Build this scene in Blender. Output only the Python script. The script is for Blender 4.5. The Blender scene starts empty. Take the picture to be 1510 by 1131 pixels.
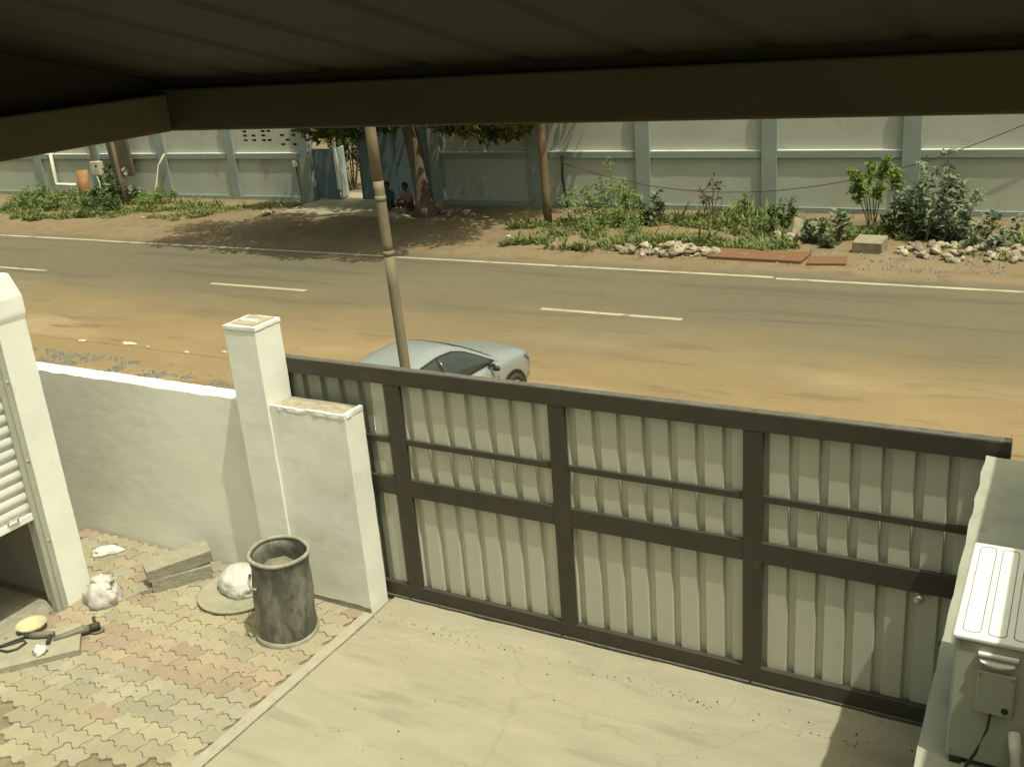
import bpy, bmesh, math, random
from mathutils import Vector, Matrix, noise

random.seed(7)
S = bpy.context.scene
COL = S.collection

# ------------------------------------------------------------------ camera
cam_d = bpy.data.cameras.new('camera')
cam = bpy.data.objects.new('camera', cam_d)
COL.objects.link(cam)
right = Vector((0.87425, 0.47947, -0.07522)).normalized()
fwd = Vector((-0.47436, 0.81246, -0.34217))
fwd = (fwd - right * fwd.dot(right)).normalized()
up = right.cross(fwd)
M = Matrix((right, up, -fwd)).transposed().to_4x4()
M.translation = Vector((0, 0, 5.0))
cam.matrix_world = M
cam_d.sensor_width = 36
cam_d.lens = 35.93
cam_d.clip_start = 0.05
cam_d.clip_end = 1500
S.camera = cam

# ------------------------------------------------------------------ light
SUN = Vector((0.375, -0.14, 1.0)).normalized()          # towards the sun
el = math.asin(SUN.z)
rot = math.atan2(SUN.x, SUN.y)
W = bpy.data.worlds.new('World')
S.world = W
W.use_nodes = True
nt = W.node_tree
nt.nodes.clear()
sky = nt.nodes.new('ShaderNodeTexSky')
sky.sky_type = 'NISHITA'
sky.sun_disc = False
sky.sun_elevation = el
sky.sun_rotation = rot
sky.air_density = 1.0
sky.dust_density = 6.0
sky.ozone_density = 1.0
tint = nt.nodes.new('ShaderNodeMix')
tint.data_type = 'RGBA'
tint.blend_type = 'MULTIPLY'
tint.inputs[0].default_value = 1.0
tint.inputs[7].default_value = (1.0, 1.035, 0.70, 1)      # yellow-green tint on the sky, for the camera's overall colour cast
bg = nt.nodes.new('ShaderNodeBackground')
bg.inputs[1].default_value = 0.145
wo = nt.nodes.new('ShaderNodeOutputWorld')
nt.links.new(sky.outputs[0], tint.inputs[6])
nt.links.new(tint.outputs[2], bg.inputs[0])
nt.links.new(bg.outputs[0], wo.inputs[0])
sd = bpy.data.lights.new('sun', 'SUN')
sd.energy = 3.3
sd.angle = math.radians(0.55)
sd.color = (1.0, 0.985, 0.81)
so = bpy.data.objects.new('sun', sd)
COL.objects.link(so)
so.location = (10, -4, 30)
so.rotation_euler = SUN.to_track_quat('Z', 'Y').to_euler()
vs = S.view_settings
S.display_settings.display_device = 'sRGB'
vs.view_transform = 'Standard'
vs.look = 'None'
vs.exposure = 0.3
vs.gamma = 1.0
vs.use_curve_mapping = False

# ------------------------------------------------------------------ materials
MATS = {}
def mat(name, c1, c2=None, scale=3.0, rough=0.85, metal=0.0, bump=0.0, bscale=30.0, spots=None, spot_scale=1.2,
        spot_th=0.55, spot_w=0.12, stretch=(1, 1, 1), rnd=0.0, trans=0.0, spec=0.3, detail=6.0, dist=0.0, crack=0.0):
    """two colours mixed by noise in object space, an optional third as patches, noise relief, per-object variation"""
    m = bpy.data.materials.new(name)
    m.use_nodes = True
    n = m.node_tree.nodes
    l = m.node_tree.links
    p = n['Principled BSDF']
    p.inputs['Roughness'].default_value = rough
    p.inputs['Metallic'].default_value = metal
    p.inputs['Specular IOR Level'].default_value = spec
    geo = n.new('ShaderNodeNewGeometry')
    mp = n.new('ShaderNodeMapping')
    mp.inputs['Scale'].default_value = stretch
    l.new(geo.outputs['Position'], mp.inputs[0])
    c2 = c2 or c1
    nz = n.new('ShaderNodeTexNoise')
    nz.inputs['Scale'].default_value = scale
    nz.inputs['Detail'].default_value = detail
    nz.inputs['Distortion'].default_value = dist
    l.new(mp.outputs[0], nz.inputs[0])
    rp = n.new('ShaderNodeValToRGB')
    rp.color_ramp.elements[0].position = 0.32
    rp.color_ramp.elements[1].position = 0.68
    rp.color_ramp.elements[0].color = (*c1, 1)
    rp.color_ramp.elements[1].color = (*c2, 1)
    l.new(nz.outputs[0], rp.inputs[0])
    out = rp.outputs[0]
    if spots:
        n2 = n.new('ShaderNodeTexNoise')
        n2.inputs['Scale'].default_value = spot_scale
        n2.inputs['Detail'].default_value = 8
        n2.inputs['Roughness'].default_value = 0.62
        l.new(mp.outputs[0], n2.inputs[0])
        r2 = n.new('ShaderNodeValToRGB')
        r2.color_ramp.elements[0].position = spot_th
        r2.color_ramp.elements[1].position = min(1, spot_th + spot_w)
        l.new(n2.outputs[0], r2.inputs[0])
        mx = n.new('ShaderNodeMix')
        mx.data_type = 'RGBA'
        l.new(r2.outputs[0], mx.inputs[0])
        l.new(out, mx.inputs[6])
        mx.inputs[7].default_value = (*spots, 1)
        out = mx.outputs[2]
    if crack:
        nd = n.new('ShaderNodeTexNoise')
        nd.inputs['Scale'].default_value = 2.5
        nd.inputs['Detail'].default_value = 5
        l.new(geo.outputs['Position'], nd.inputs[0])
        va = n.new('ShaderNodeVectorMath'); va.operation = 'SCALE'; va.inputs[3].default_value = .5
        l.new(nd.outputs[1], va.inputs[0])
        vb = n.new('ShaderNodeVectorMath'); vb.operation = 'ADD'
        l.new(geo.outputs['Position'], vb.inputs[0]); l.new(va.outputs[0], vb.inputs[1])
        vo = n.new('ShaderNodeTexVoronoi'); vo.feature = 'DISTANCE_TO_EDGE'; vo.inputs['Scale'].default_value = crack
        l.new(vb.outputs[0], vo.inputs[0])
        rc = n.new('ShaderNodeValToRGB')
        rc.color_ramp.elements[0].position = .0; rc.color_ramp.elements[0].color = (.5, .5, .5, 1)
        rc.color_ramp.elements[1].position = .007; rc.color_ramp.elements[1].color = (1, 1, 1, 1)
        l.new(vo.outputs[0], rc.inputs[0])
        mc = n.new('ShaderNodeMix'); mc.data_type = 'RGBA'; mc.blend_type = 'MULTIPLY'; mc.inputs[0].default_value = .22
        l.new(out, mc.inputs[6]); l.new(rc.outputs[0], mc.inputs[7])
        out = mc.outputs[2]
    if rnd:
        oi = n.new('ShaderNodeObjectInfo')
        mr = n.new('ShaderNodeMapRange')
        mr.inputs[3].default_value = 1 - rnd
        mr.inputs[4].default_value = 1 + rnd
        l.new(oi.outputs['Random'], mr.inputs[0])
        hv = n.new('ShaderNodeHueSaturation')
        l.new(mr.outputs[0], hv.inputs['Value'])
        l.new(out, hv.inputs['Color'])
        out = hv.outputs[0]
    l.new(out, p.inputs['Base Color'])
    if bump:
        n3 = n.new('ShaderNodeTexNoise')
        n3.inputs['Scale'].default_value = bscale
        n3.inputs['Detail'].default_value = 5
        l.new(mp.outputs[0], n3.inputs[0])
        b = n.new('ShaderNodeBump')
        b.inputs['Strength'].default_value = bump
        b.inputs['Distance'].default_value = 0.02
        l.new(n3.outputs[0], b.inputs['Height'])
        l.new(b.outputs[0], p.inputs['Normal'])
    if trans:
        tr = n.new('ShaderNodeBsdfTranslucent')
        l.new(out, tr.inputs[0])
        ms = n.new('ShaderNodeMixShader')
        ms.inputs[0].default_value = trans
        l.new(p.outputs[0], ms.inputs[1])
        l.new(tr.outputs[0], ms.inputs[2])
        l.new(ms.outputs[0], n['Material Output'].inputs[0])
    MATS[name] = m
    return m

m_white = mat('whitewash', (.75, .75, .70), (.68, .68, .63), 2.2, .9, bump=.16, bscale=9, spots=(.60, .595, .53), spot_scale=2.4, spot_th=.6)
m_plaster = mat('white_plaster', (.78, .78, .71), (.72, .72, .65), 1.6, .92, bump=.16, bscale=5, spots=(.70, .70, .62), spot_scale=3.0, spot_th=.6, stretch=(1, 1, 1.8), dist=1.0)
m_rawtop = mat('raw_cement_top', (.40, .35, .26), (.28, .24, .17), 12, .95, bump=.6, bscale=60)
m_gate = mat('dark_gate_paint', (.052, .046, .034), (.042, .038, .028), 8, .5, spec=.4, spots=(.075, .066, .05), spot_scale=6, spot_th=.62)
m_gateedge = mat('pale_rail_edge', (.20, .18, .15), (.12, .11, .09), 20, .45, metal=.4)
m_sheet = mat('galvanised_sheet', (.49, .495, .42), (.455, .46, .385), 1.3, .5, metal=.2, spec=.5, stretch=(3, 1, .5))
m_sheetdark = mat('darker_sheet', (.25, .265, .215), (.22, .23, .185), 1.3, .55, metal=.15, spec=.4, stretch=(3, 1, .5))  # darker tone, only for the leftmost gate sheet
m_conc = mat('yard_concrete', (.305, .283, .212), (.262, .243, .18), 1.6, .93, bump=.5, bscale=14, spots=(.222, .205, .152), spot_scale=1.7, spot_th=.54, spot_w=.16, stretch=(.5, 2.2, 1), dist=1.2, crack=.42)
m_edge = mat('concrete_edging', (.34, .315, .245), (.29, .27, .21), 9, .93, bump=.4, bscale=40)
m_mortar = mat('joint_sand', (.17, .14, .09), (.21, .18, .12), 14, .95, bump=.4, bscale=60)
PY = mat('paver_yellow', (.30, .262, .178), (.27, .238, .165), 6, .88, bump=.3, bscale=50, rnd=.10, spots=(.26, .24, .175), spot_scale=3, spot_th=.54)
PR = mat('paver_red', (.285, .222, .165), (.255, .198, .148), 6, .88, bump=.3, bscale=50, rnd=.12, spots=(.29, .24, .165), spot_scale=3, spot_th=.5)
PG = mat('paver_grey', (.272, .25, .185), (.245, .225, .167), 6, .88, bump=.3, bscale=50, rnd=.10, spots=(.31, .285, .195), spot_scale=3, spot_th=.54)
m_blackpl = mat('black_plastic', (.058, .06, .051), (.10, .102, .086), 7, .5, spec=.45, spots=(.20, .202, .168), spot_scale=8, spot_th=.44, spot_w=.2, stretch=(1, 1, .4))
m_barrelrim = mat('scuffed_rim', (.30, .29, .23), (.20, .19, .15), 14, .6)
m_contents = mat('dried_cement', (.20, .19, .15), (.14, .13, .10), 10, .95, bump=.6, bscale=30)
m_bag = mat('white_bag', (.62, .61, .58), (.50, .49, .46), 14, .55, bump=.4, bscale=40, trans=.15)
m_bagred = mat('printed_bag', (.60, .58, .55), (.47, .44, .42), 14, .5, bump=.4, bscale=45, spots=(.46, .30, .25), spot_scale=9, spot_th=.66, spot_w=.04, trans=.15)
m_block = mat('cement_block', (.29, .275, .215), (.23, .215, .165), 10, .95, bump=.5, bscale=50)
m_tray = mat('cement_tray', (.31, .29, .215), (.26, .245, .185), 9, .9, bump=.3)
m_yellow = mat('yellow_bowl', (.46, .43, .27), (.38, .36, .24), 8, .6)
m_dark = mat('dark_rubber', (.03, .03, .026), (.05, .048, .04), 9, .6)
m_toolgrey = mat('tool_body', (.11, .11, .085), (.16, .15, .12), 12, .5)
m_shutter = mat('shutter_white', (.76, .77, .73), (.68, .69, .64), 5, .55, spots=(.56, .56, .5), spot_scale=4, spot_th=.62)
m_rail = mat('guide_rail', (.42, .43, .37), (.36, .37, .32), 6, .5, metal=.2)
m_inside = mat('garage_inside', (.22, .20, .16), (.16, .15, .12), 2, .95)
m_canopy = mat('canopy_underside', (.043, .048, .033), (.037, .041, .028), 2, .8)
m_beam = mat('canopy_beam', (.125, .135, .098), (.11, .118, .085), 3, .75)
m_house = mat('house_wall', (.30, .28, .22), (.26, .24, .19), 2, .9)
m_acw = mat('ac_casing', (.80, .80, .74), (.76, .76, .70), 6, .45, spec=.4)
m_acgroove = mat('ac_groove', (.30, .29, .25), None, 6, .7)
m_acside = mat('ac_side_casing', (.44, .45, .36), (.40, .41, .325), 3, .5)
m_sidewall = mat('cement_wall', (.36, .36, .29), (.30, .30, .24), 3, .95, bump=.5, bscale=18, spots=(.25, .245, .20), spot_scale=5, spot_th=.6)
m_brass = mat('bright_steel', (.62, .60, .52), (.40, .38, .33), 30, .35, metal=.7)
m_farwall = mat('far_wall_plaster', (.37, .39, .325), (.33, .345, .285), .8, .93, bump=.25, bscale=9, spots=(.27, .26, .215), spot_scale=1.3, spot_th=.6, stretch=(1, 1, .45))
m_farup = mat('far_wall_upper', (.375, .38, .335), (.34, .345, .30), .7, .93, bump=.08, bscale=9, spots=(.295, .295, .255), spot_scale=.9, spot_th=.57)
m_blue = mat('blue_grey_paint', (.225, .262, .235), (.195, .23, .205), 1.2, .9, bump=.2, bscale=12, spots=(.19, .215, .20), spot_scale=1.8, spot_th=.62)
m_ledge = mat('ledge_white', (.66, .66, .60), (.55, .55, .49), 3, .9)
m_bluegate = mat('blue_gate_paint', (.10, .145, .16), (.085, .125, .14), 1.5, .6, spots=(.13, .165, .17), spot_scale=2, spot_th=.6)
m_palegate = mat('pale_gate_paint', (.34, .42, .42), (.28, .36, .36), 2, .6)
m_vent = mat('dark_brick_hole', (.05, .04, .035), (.07, .055, .045), 5, .9)
m_bark = mat('bark', (.150, .115, .075), (.09, .066, .045), 6, .95, bump=.8, bscale=18, stretch=(1, 1, .3))
m_stem = mat('green_stem', (.15, .14, .07), (.11, .11, .055), 8, .9)
m_twig = mat('dry_twig', (.12, .095, .08), (.09, .07, .06), 8, .9)
m_dryleaf = mat('dry_leaf', (.10, .082, .065), (.13, .105, .075), 8, .9)
def leafmat(name, a, b, t=.3):
    return mat(name, a, b, 2.5, .6, spec=.25, trans=t, detail=3, spots=(b[0] * 1.25, b[1] * 1.02, b[2] * 1.1), spot_scale=4.5, spot_th=.57)
L_neem = leafmat('tree_leaf', (.06, .08, .02), (.125, .135, .032), .42)
L_weed = leafmat('weed_leaf', (.115, .175, .045), (.18, .24, .07))
L_bright = leafmat('bright_leaf', (.12, .20, .035), (.19, .255, .06), .35)
L_dark = leafmat('dark_leaf', (.06, .10, .032), (.10, .145, .048))
L_calo = leafmat('milkweed_leaf', (.115, .15, .085), (.19, .225, .14), .2)
L_grass = leafmat('grass_blade', (.125, .17, .05), (.20, .215, .08))
m_rust = mat('rusty_pole', (.165, .115, .062), (.13, .088, .048), 5, .8, spots=(.18, .145, .09), spot_scale=4, spot_th=.55, stretch=(1, 1, .4), bump=.2)
m_tanpole = mat('tan_pole', (.21, .165, .095), (.165, .125, .07), 3, .7, spots=(.19, .135, .07), spot_scale=3, spot_th=.56, stretch=(1, 1, .35), bump=.15)
m_greypole = mat('grey_pole', (.20, .17, .11), (.16, .135, .085), 3, .7, stretch=(1, 1, .35), bump=.15)
m_plate = mat('rusty_plate', (.165, .085, .042), (.13, .068, .034), 3, .9, spots=(.19, .125, .07), spot_scale=3, spot_th=.55)
m_stone = mat('rubble_stone', (.28, .245, .18), (.17, .15, .11), 5, .95, bump=.5, bscale=25, rnd=.3)
m_stonep = mat('pale_rubble', (.36, .31, .225), (.26, .22, .155), 5, .95, bump=.5, bscale=25, rnd=.25)
m_box = mat('meter_box_paint', (.46, .44, .36), (.40, .38, .31), 4, .6)
m_pvc = mat('pvc_pipe', (.68, .66, .56), (.60, .58, .48), 5, .5)
m_brown = mat('brown_board', (.10, .085, .055), (.075, .062, .042), 2, .85)
m_orange = mat('rusty_sheet', (.30, .155, .065), (.20, .10, .048), 4, .85)
m_paint = mat('silver_car_paint', (.39, .415, .405), (.365, .39, .38), 2, .3, metal=.5, spec=.5)
m_glass = mat('car_glass', (.035, .04, .034), (.045, .05, .042), 2, .08, spec=.6)
m_blacktrim = mat('black_trim', (.02, .02, .018), None, 2, .5)
m_tyre = mat('tyre', (.028, .027, .024), (.045, .042, .036), 8, .85)
m_rim = mat('alloy_rim', (.55, .55, .50), None, 3, .3, metal=.8)
m_lamp = mat('headlamp', (.30, .32, .30), (.18, .19, .18), 8, .12, spec=.7)
m_redlamp = mat('tail_lamp', (.35, .02, .02), None, 3, .2)
m_skin = mat('skin', (.13, .075, .045), (.11, .062, .038), 8, .6)
m_hair = mat('hair', (.012, .01, .009), None, 8, .6)
m_clothd = mat('dark_cloth', (.045, .05, .05), (.06, .065, .06), 6, .9)
m_clothb = mat('brown_cloth', (.26, .17, .10), (.20, .13, .08), 6, .9)
m_clothr = mat('maroon_cloth', (.12, .05, .04), (.09, .04, .03), 6, .9)
m_whitepaint = mat('road_paint', (.38, .345, .255), (.30, .27, .195), 2, .85, spots=(.17, .147, .097), spot_scale=2.2, spot_th=.55, spot_w=.1)
m_pale = mat('pale_scrap', (.52, .46, .33), (.44, .38, .26), 6, .9)
m_scrap = mat('white_scrap', (.72, .70, .62), (.60, .58, .5), 6, .8)

def ground_mat():
    """road asphalt with blown sand over its near edge, sandy shoulder, brown far verge: colours of the ground itself"""
    m = bpy.data.materials.new('sandy_ground')
    m.use_nodes = True
    n = m.node_tree.nodes
    l = m.node_tree.links
    p = n['Principled BSDF']
    p.inputs['Roughness'].default_value = .95
    p.inputs['Specular IOR Level'].default_value = .15
    geo = n.new('ShaderNodeNewGeometry')
    def nz(scale, st=(1, 1, 1), d=7, r=.55):
        mp = n.new('ShaderNodeMapping')
        mp.inputs['Scale'].default_value = st
        l.new(geo.outputs['Position'], mp.inputs[0])
        t = n.new('ShaderNodeTexNoise')
        t.inputs['Scale'].default_value = scale
        t.inputs['Detail'].default_value = d
        t.inputs['Roughness'].default_value = r
        l.new(mp.outputs[0], t.inputs[0])
        return t.outputs[0]
    def ramp(src, a, b, ca=(0, 0, 0), cb=(1, 1, 1)):
        r = n.new('ShaderNodeValToRGB')
        r.color_ramp.elements[0].position = a
        r.color_ramp.elements[1].position = b
        r.color_ramp.elements[0].color = (*ca, 1)
        r.color_ramp.elements[1].color = (*cb, 1)
        l.new(src, r.inputs[0])
        return r.outputs[0]
    def mix(f, a, b):
        x = n.new('ShaderNodeMix')
        x.data_type = 'RGBA'
        l.new(f, x.inputs[0])
        l.new(a, x.inputs[6])
        l.new(b, x.inputs[7])
        return x.outputs[2]
    def math_(op, a, b):
        x = n.new('ShaderNodeMath')
        x.operation = op
        for i, v in enumerate((a, b)):
            if isinstance(v, (int, float)):
                x.inputs[i].default_value = v
            else:
                l.new(v, x.inputs[i])
        return x.outputs[0]
    sep = n.new('ShaderNodeSeparateXYZ')
    l.new(geo.outputs['Position'], sep.inputs[0])
    Y = sep.outputs[1]
    sand = ramp(nz(.55, (1, 1.7, 1)), .3, .7, (.235, .17, .088), (.205, .15, .082))
    sand = mix(ramp(nz(.35, (.7, 2, 1), 9), .52, .68), sand, ramp(nz(3), .3, .7, (.275, .21, .122), (.245, .188, .11)))
    sand = mix(ramp(nz(.9, (.5, 2.4, 1), 9, .65), .56, .66), sand, ramp(nz(8), .3, .7, (.18, .125, .066), (.16, .112, .06)))
    asp = ramp(nz(.25, (.5, 2.2, 1), 9), .35, .66, (.126, .110, .073), (.106, .094, .064))
    asp = mix(ramp(nz(26), .42, .62), asp, ramp(nz(40), .3, .7, (.12, .104, .07), (.14, .12, .08)))
    asp = mix(ramp(nz(.6, (.25, 3, 1), 9), .55, .63), asp, ramp(nz(5), .3, .7, (.098, .087, .061), (.106, .093, .065)))
    vo = n.new('ShaderNodeTexVoronoi'); vo.feature = 'DISTANCE_TO_EDGE'; vo.inputs['Scale'].default_value = .33
    va = n.new('ShaderNodeVectorMath'); va.operation = 'ADD'
    nd = n.new('ShaderNodeTexNoise'); nd.inputs['Scale'].default_value = 1.6; nd.inputs['Detail'].default_value = 6
    l.new(geo.outputs['Position'], nd.inputs[0]); l.new(geo.outputs['Position'], va.inputs[0]); l.new(nd.outputs[1], va.inputs[1])
    l.new(va.outputs[0], vo.inputs[0])
    ck = math_('MULTIPLY', ramp(vo.outputs[0], 0.0, .008, (1, 1, 1), (0, 0, 0)), ramp(nz(.2), .45, .6))
    asp = mix(math_('MULTIPLY', ck, .5), asp, ramp(nz(5), .3, .7, (.07, .062, .045), (.08, .07, .05)))
    asp = mix(ramp(nz(.45, (.3, 1.4, 1), 10, .7), .50, .72), asp, ramp(nz(14), .3, .7, (.155, .125, .079), (.138, .112, .072)))
    # near edge of the road: sand drifted over the asphalt
    e = math_('ADD', Y, math_('MULTIPLY', math_('SUBTRACT', nz(.28, (.6, 1.5, 1), 9, .6), .5), 5.0))
    mr = n.new('ShaderNodeMapRange')
    mr.inputs[1].default_value = 12.1
    mr.inputs[2].default_value = 15.6
    l.new(e, mr.inputs[0])
    c = mix(mr.outputs[0], sand, asp)
    # far edge: brown dirt verge
    vs_ = ramp(nz(.5, (1, 1, 1), 9, .65), .35, .66, (.165, .122, .072), (.20, .152, .093))
    vs_ = mix(ramp(nz(2.2, (1, 1, 1), 8), .52, .66), vs_, ramp(nz(7), .3, .7, (.125, .094, .057), (.155, .118, .072)))
    e2 = math_('ADD', Y, math_('MULTIPLY', math_('SUBTRACT', nz(1.3, (.6, 1.5, 1), 9, .6), .5), 1.0))
    mr2 = n.new('ShaderNodeMapRange')
    mr2.inputs[1].default_value = 18.45
    mr2.inputs[2].default_value = 18.95
    l.new(e2, mr2.inputs[0])
    c = mix(mr2.outputs[0], c, vs_)
    l.new(c, p.inputs['Base Color'])
    b = n.new('ShaderNodeBump')
    b.inputs['Strength'].default_value = .35
    b.inputs['Distance'].default_value = .02
    l.new(nz(9), b.inputs['Height'])
    l.new(b.outputs[0], p.inputs['Normal'])
    return m
m_ground = ground_mat()
m_dirtslab = mat('dirty_apron', (.30, .265, .185), (.24, .205, .14), 1.5, .95, bump=.3, bscale=20, spots=(.36, .31, .22), spot_scale=1.6, spot_th=.58)

# ------------------------------------------------------------------ mesh helpers
class MB:
    def __init__(self):
        self.v = []
        self.f = []
        self.mi = []
        self.cur = 0
    def add(self, vs, fs):
        o = len(self.v)
        self.v += [tuple(x) for x in vs]
        for q in fs:
            self.f.append(tuple(o + i for i in q))
            self.mi.append(self.cur)
    def box(self, x0, x1, y0, y1, z0, z1, m=None):
        vs = [(x0, y0, z0), (x1, y0, z0), (x1, y1, z0), (x0, y1, z0), (x0, y0, z1), (x1, y0, z1), (x1, y1, z1), (x0, y1, z1)]
        if m is not None:
            vs = [m @ Vector(v) for v in vs]
        self.add(vs, [(0, 3, 2, 1), (4, 5, 6, 7), (0, 1, 5, 4), (1, 2, 6, 5), (2, 3, 7, 6), (3, 0, 4, 7)])
        return self
    def tube(self, pts, r, n=8, r1=None, caps=True):
        pts = [Vector(p) for p in pts]
        rings = []
        N = len(pts)
        for i, p in enumerate(pts):
            a = pts[max(i - 1, 0)]
            b = pts[min(i + 1, N - 1)]
            d = (b - a).normalized()
            ref = Vector((0, 0, 1)) if abs(d.z) < .95 else Vector((1, 0, 0))
            u = d.cross(ref).normalized()
            w = u.cross(d)
            if isinstance(r, (list, tuple)):
                rr = r[i]
            else:
                rr = r if r1 is None else r + (r1 - r) * i / (N - 1)
            rings.append([p + (u * math.cos(t) + w * math.sin(t)) * rr for t in [2 * math.pi * k / n for k in range(n)]])
        vs = [q for rg in rings for q in rg]
        fs = []
        for i in range(N - 1):
            for k in range(n):
                fs.append((i * n + k, i * n + (k + 1) % n, (i + 1) * n + (k + 1) % n, (i + 1) * n + k))
        if caps:
            fs.append(tuple(range(n))[::-1])
            fs.append(tuple((N - 1) * n + k for k in range(n)))
        self.add(vs, fs)
        return self
    def lathe(self, prof, n=32, c=(0, 0, 0), m=None, wob=0, seed=0):
        vs = []
        for (r, z) in prof:
            for k in range(n):
                t = 2 * math.pi * k / n
                rr = r * (1 + wob * noise.noise((math.cos(t) * 1.3 + seed, math.sin(t) * 1.3, z * 2.5)))
                v = Vector((c[0] + rr * math.cos(t), c[1] + rr * math.sin(t), c[2] + z))
                vs.append(m @ v if m is not None else v)
        fs = []
        for i in range(len(prof) - 1):
            for k in range(n):
                fs.append((i * n + k, i * n + (k + 1) % n, (i + 1) * n + (k + 1) % n, (i + 1) * n + k))
        self.add(vs, fs)
        return self
    def cap(self, r, z, n=32, c=(0, 0, 0), m=None):
        vs = [Vector((c[0] + r * math.cos(2 * math.pi * k / n), c[1] + r * math.sin(2 * math.pi * k / n), c[2] + z)) for k in range(n)]
        if m is not None:
            vs = [m @ v for v in vs]
        self.add(vs, [tuple(range(n))])
        return self
    def roughbox(self, x0, x1, y0, y1, z0, z1, res=.08, amp=.006, sc=6, topamp=0.0, faces='xXyYZ', seed=0.0, lim=80):
        """box of grid faces with uneven trowelled surfaces and a ragged top"""
        def steps(a, b):
            k = max(1, min(lim, int(round((b - a) / res))))
            return [a + (b - a) * i / k for i in range(k + 1)]
        X, Y, Z = steps(x0, x1), steps(y0, y1), steps(z0, z1)
        def dsp(p):
            q = Vector(p) * sc + Vector((seed, seed * 1.7, 0))
            d = noise.noise_vector(q) * amp
            tz = topamp * noise.noise(Vector((p[0] * 7, p[1] * 7, seed + 3.1))) if p[2] >= z1 - 1e-6 else 0
            kz = 0 if p[2] <= z0 + 1e-6 else 1
            return (p[0] + d.x, p[1] + d.y, p[2] + d.z * kz + tz)
        def grid(A, B, fn, flip):
            vs = [dsp(fn(a, b)) for a in A for b in B]
            nb = len(B)
            fs = []
            for i in range(len(A) - 1):
                for j in range(nb - 1):
                    q = (i * nb + j, (i + 1) * nb + j, (i + 1) * nb + j + 1, i * nb + j + 1)
                    fs.append(q[::-1] if flip else q)
            self.add(vs, fs)
        if 'y' in faces: grid(X, Z, lambda a, b: (a, y0, b), False)
        if 'Y' in faces: grid(X, Z, lambda a, b: (a, y1, b), True)
        if 'x' in faces: grid(Y, Z, lambda a, b: (x0, a, b), True)
        if 'X' in faces: grid(Y, Z, lambda a, b: (x1, a, b), False)
        if 'Z' in faces: grid(X, Y, lambda a, b: (a, b, z1), False)
        return self
    def mesh(self, name, mats):
        me = bpy.data.meshes.new(name)
        me.from_pydata(self.v, [], self.f)
        if not isinstance(mats, (list, tuple)):
            mats = [mats]
        for m in mats:
            me.materials.append(m)
        if len(mats) > 1:
            for p, i in zip(me.polygons, self.mi):
                p.material_index = i
        me.update()
        return me
    def build(self, name, mats, parent=None, smooth=False, loc=None, bevel=0, weld=False, seg=2):
        me = self.mesh(name, mats)
        o = bpy.data.objects.new(name, me)
        COL.objects.link(o)
        if weld:
            bm = bmesh.new()
            bm.from_mesh(me)
            bmesh.ops.remove_doubles(bm, verts=bm.verts, dist=.0004)
            bm.to_mesh(me)
            bm.free()
        if smooth:
            for p in me.polygons:
                p.use_smooth = True
        if parent is not None:
            o.parent = parent
        if loc is not None:
            o.location = loc
        if bevel:
            md = o.modifiers.new('bevel', 'BEVEL')
            md.width = bevel
            md.segments = seg
            md.limit_method = 'ANGLE'
        return o

def tag(o, label, cat, group=None):
    o['label'] = label
    o['category'] = cat
    if group: o['group'] = group
    return o
def kind(o, k):
    o['kind'] = k
    return o
def thing(name, label, cat, loc=(0, 0, 0), rz=0, group=None):
    o = bpy.data.objects.new(name, None)
    o.empty_display_size = .2
    COL.objects.link(o)
    o.location = loc
    o.rotation_euler = (0, 0, rz)
    return tag(o, label, cat, group)
def inst(src, parent=None, loc=(0, 0, 0), rz=0, sc=1):
    o = src.copy()
    COL.objects.link(o)
    o.parent = parent
    o.location = loc
    o.rotation_euler = (0, 0, rz)
    o.scale = (sc, sc, sc) if not isinstance(sc, tuple) else sc
    return o
def R_(a): return math.radians(a)

# ================================================================== ground and road
g = MB()
def gsheet(x0, x1, y0, y1, z, nx=1, ny=1):
    vs = [(x0 + (x1 - x0) * i / nx, y0 + (y1 - y0) * j / ny, z) for i in range(nx + 1) for j in range(ny + 1)]
    fs = [(i * (ny + 1) + j, (i + 1) * (ny + 1) + j, (i + 1) * (ny + 1) + j + 1, i * (ny + 1) + j + 1) for i in range(nx) for j in range(ny)]
    g.add(vs, fs)
gsheet(-400, 400, -60, 600, 0)
ground = kind(g.build('ground', m_ground), 'structure')
r = MB()
r.add([(-400, 11.5, .004), (400, 11.5, .004), (400, 18.72, .004), (-400, 18.72, .004)], [(0, 1, 2, 3)])
road = kind(r.build('road', m_ground), 'structure')
def line(x0, x1, y0, y1, name, wig=.012):
    q = MB()
    k = max(2, int((x1 - x0) / .35))
    vs = []
    for i in range(k + 1):
        x = x0 + (x1 - x0) * i / k
        e = wig
        vs.append((x, y0 + noise.noise((x * 2.1, y0, 0)) * e, .008))
        vs.append((x, y1 + noise.noise((x * 2.3, y1, 5)) * e, .008))
    q.add(vs, [(2 * i, 2 * i + 2, 2 * i + 3, 2 * i + 1) for i in range(k)])
    return q.build(name, m_whitepaint, road)
line(-60, -23.0, 18.33, 18.46, 'edge_line')
line(-23.0, -13.6, 18.31, 18.43, 'edge_line')
line(-13.5, -4.95, 18.27, 18.39, 'edge_line')
line(-4.88, 15, 18.2, 18.32, 'edge_line')
for k in range(-2, 4):
    x = -16.26 + 7.98 * k
    line(x, x + 2.62, 15.34, 15.46, 'lane_dash')

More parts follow.
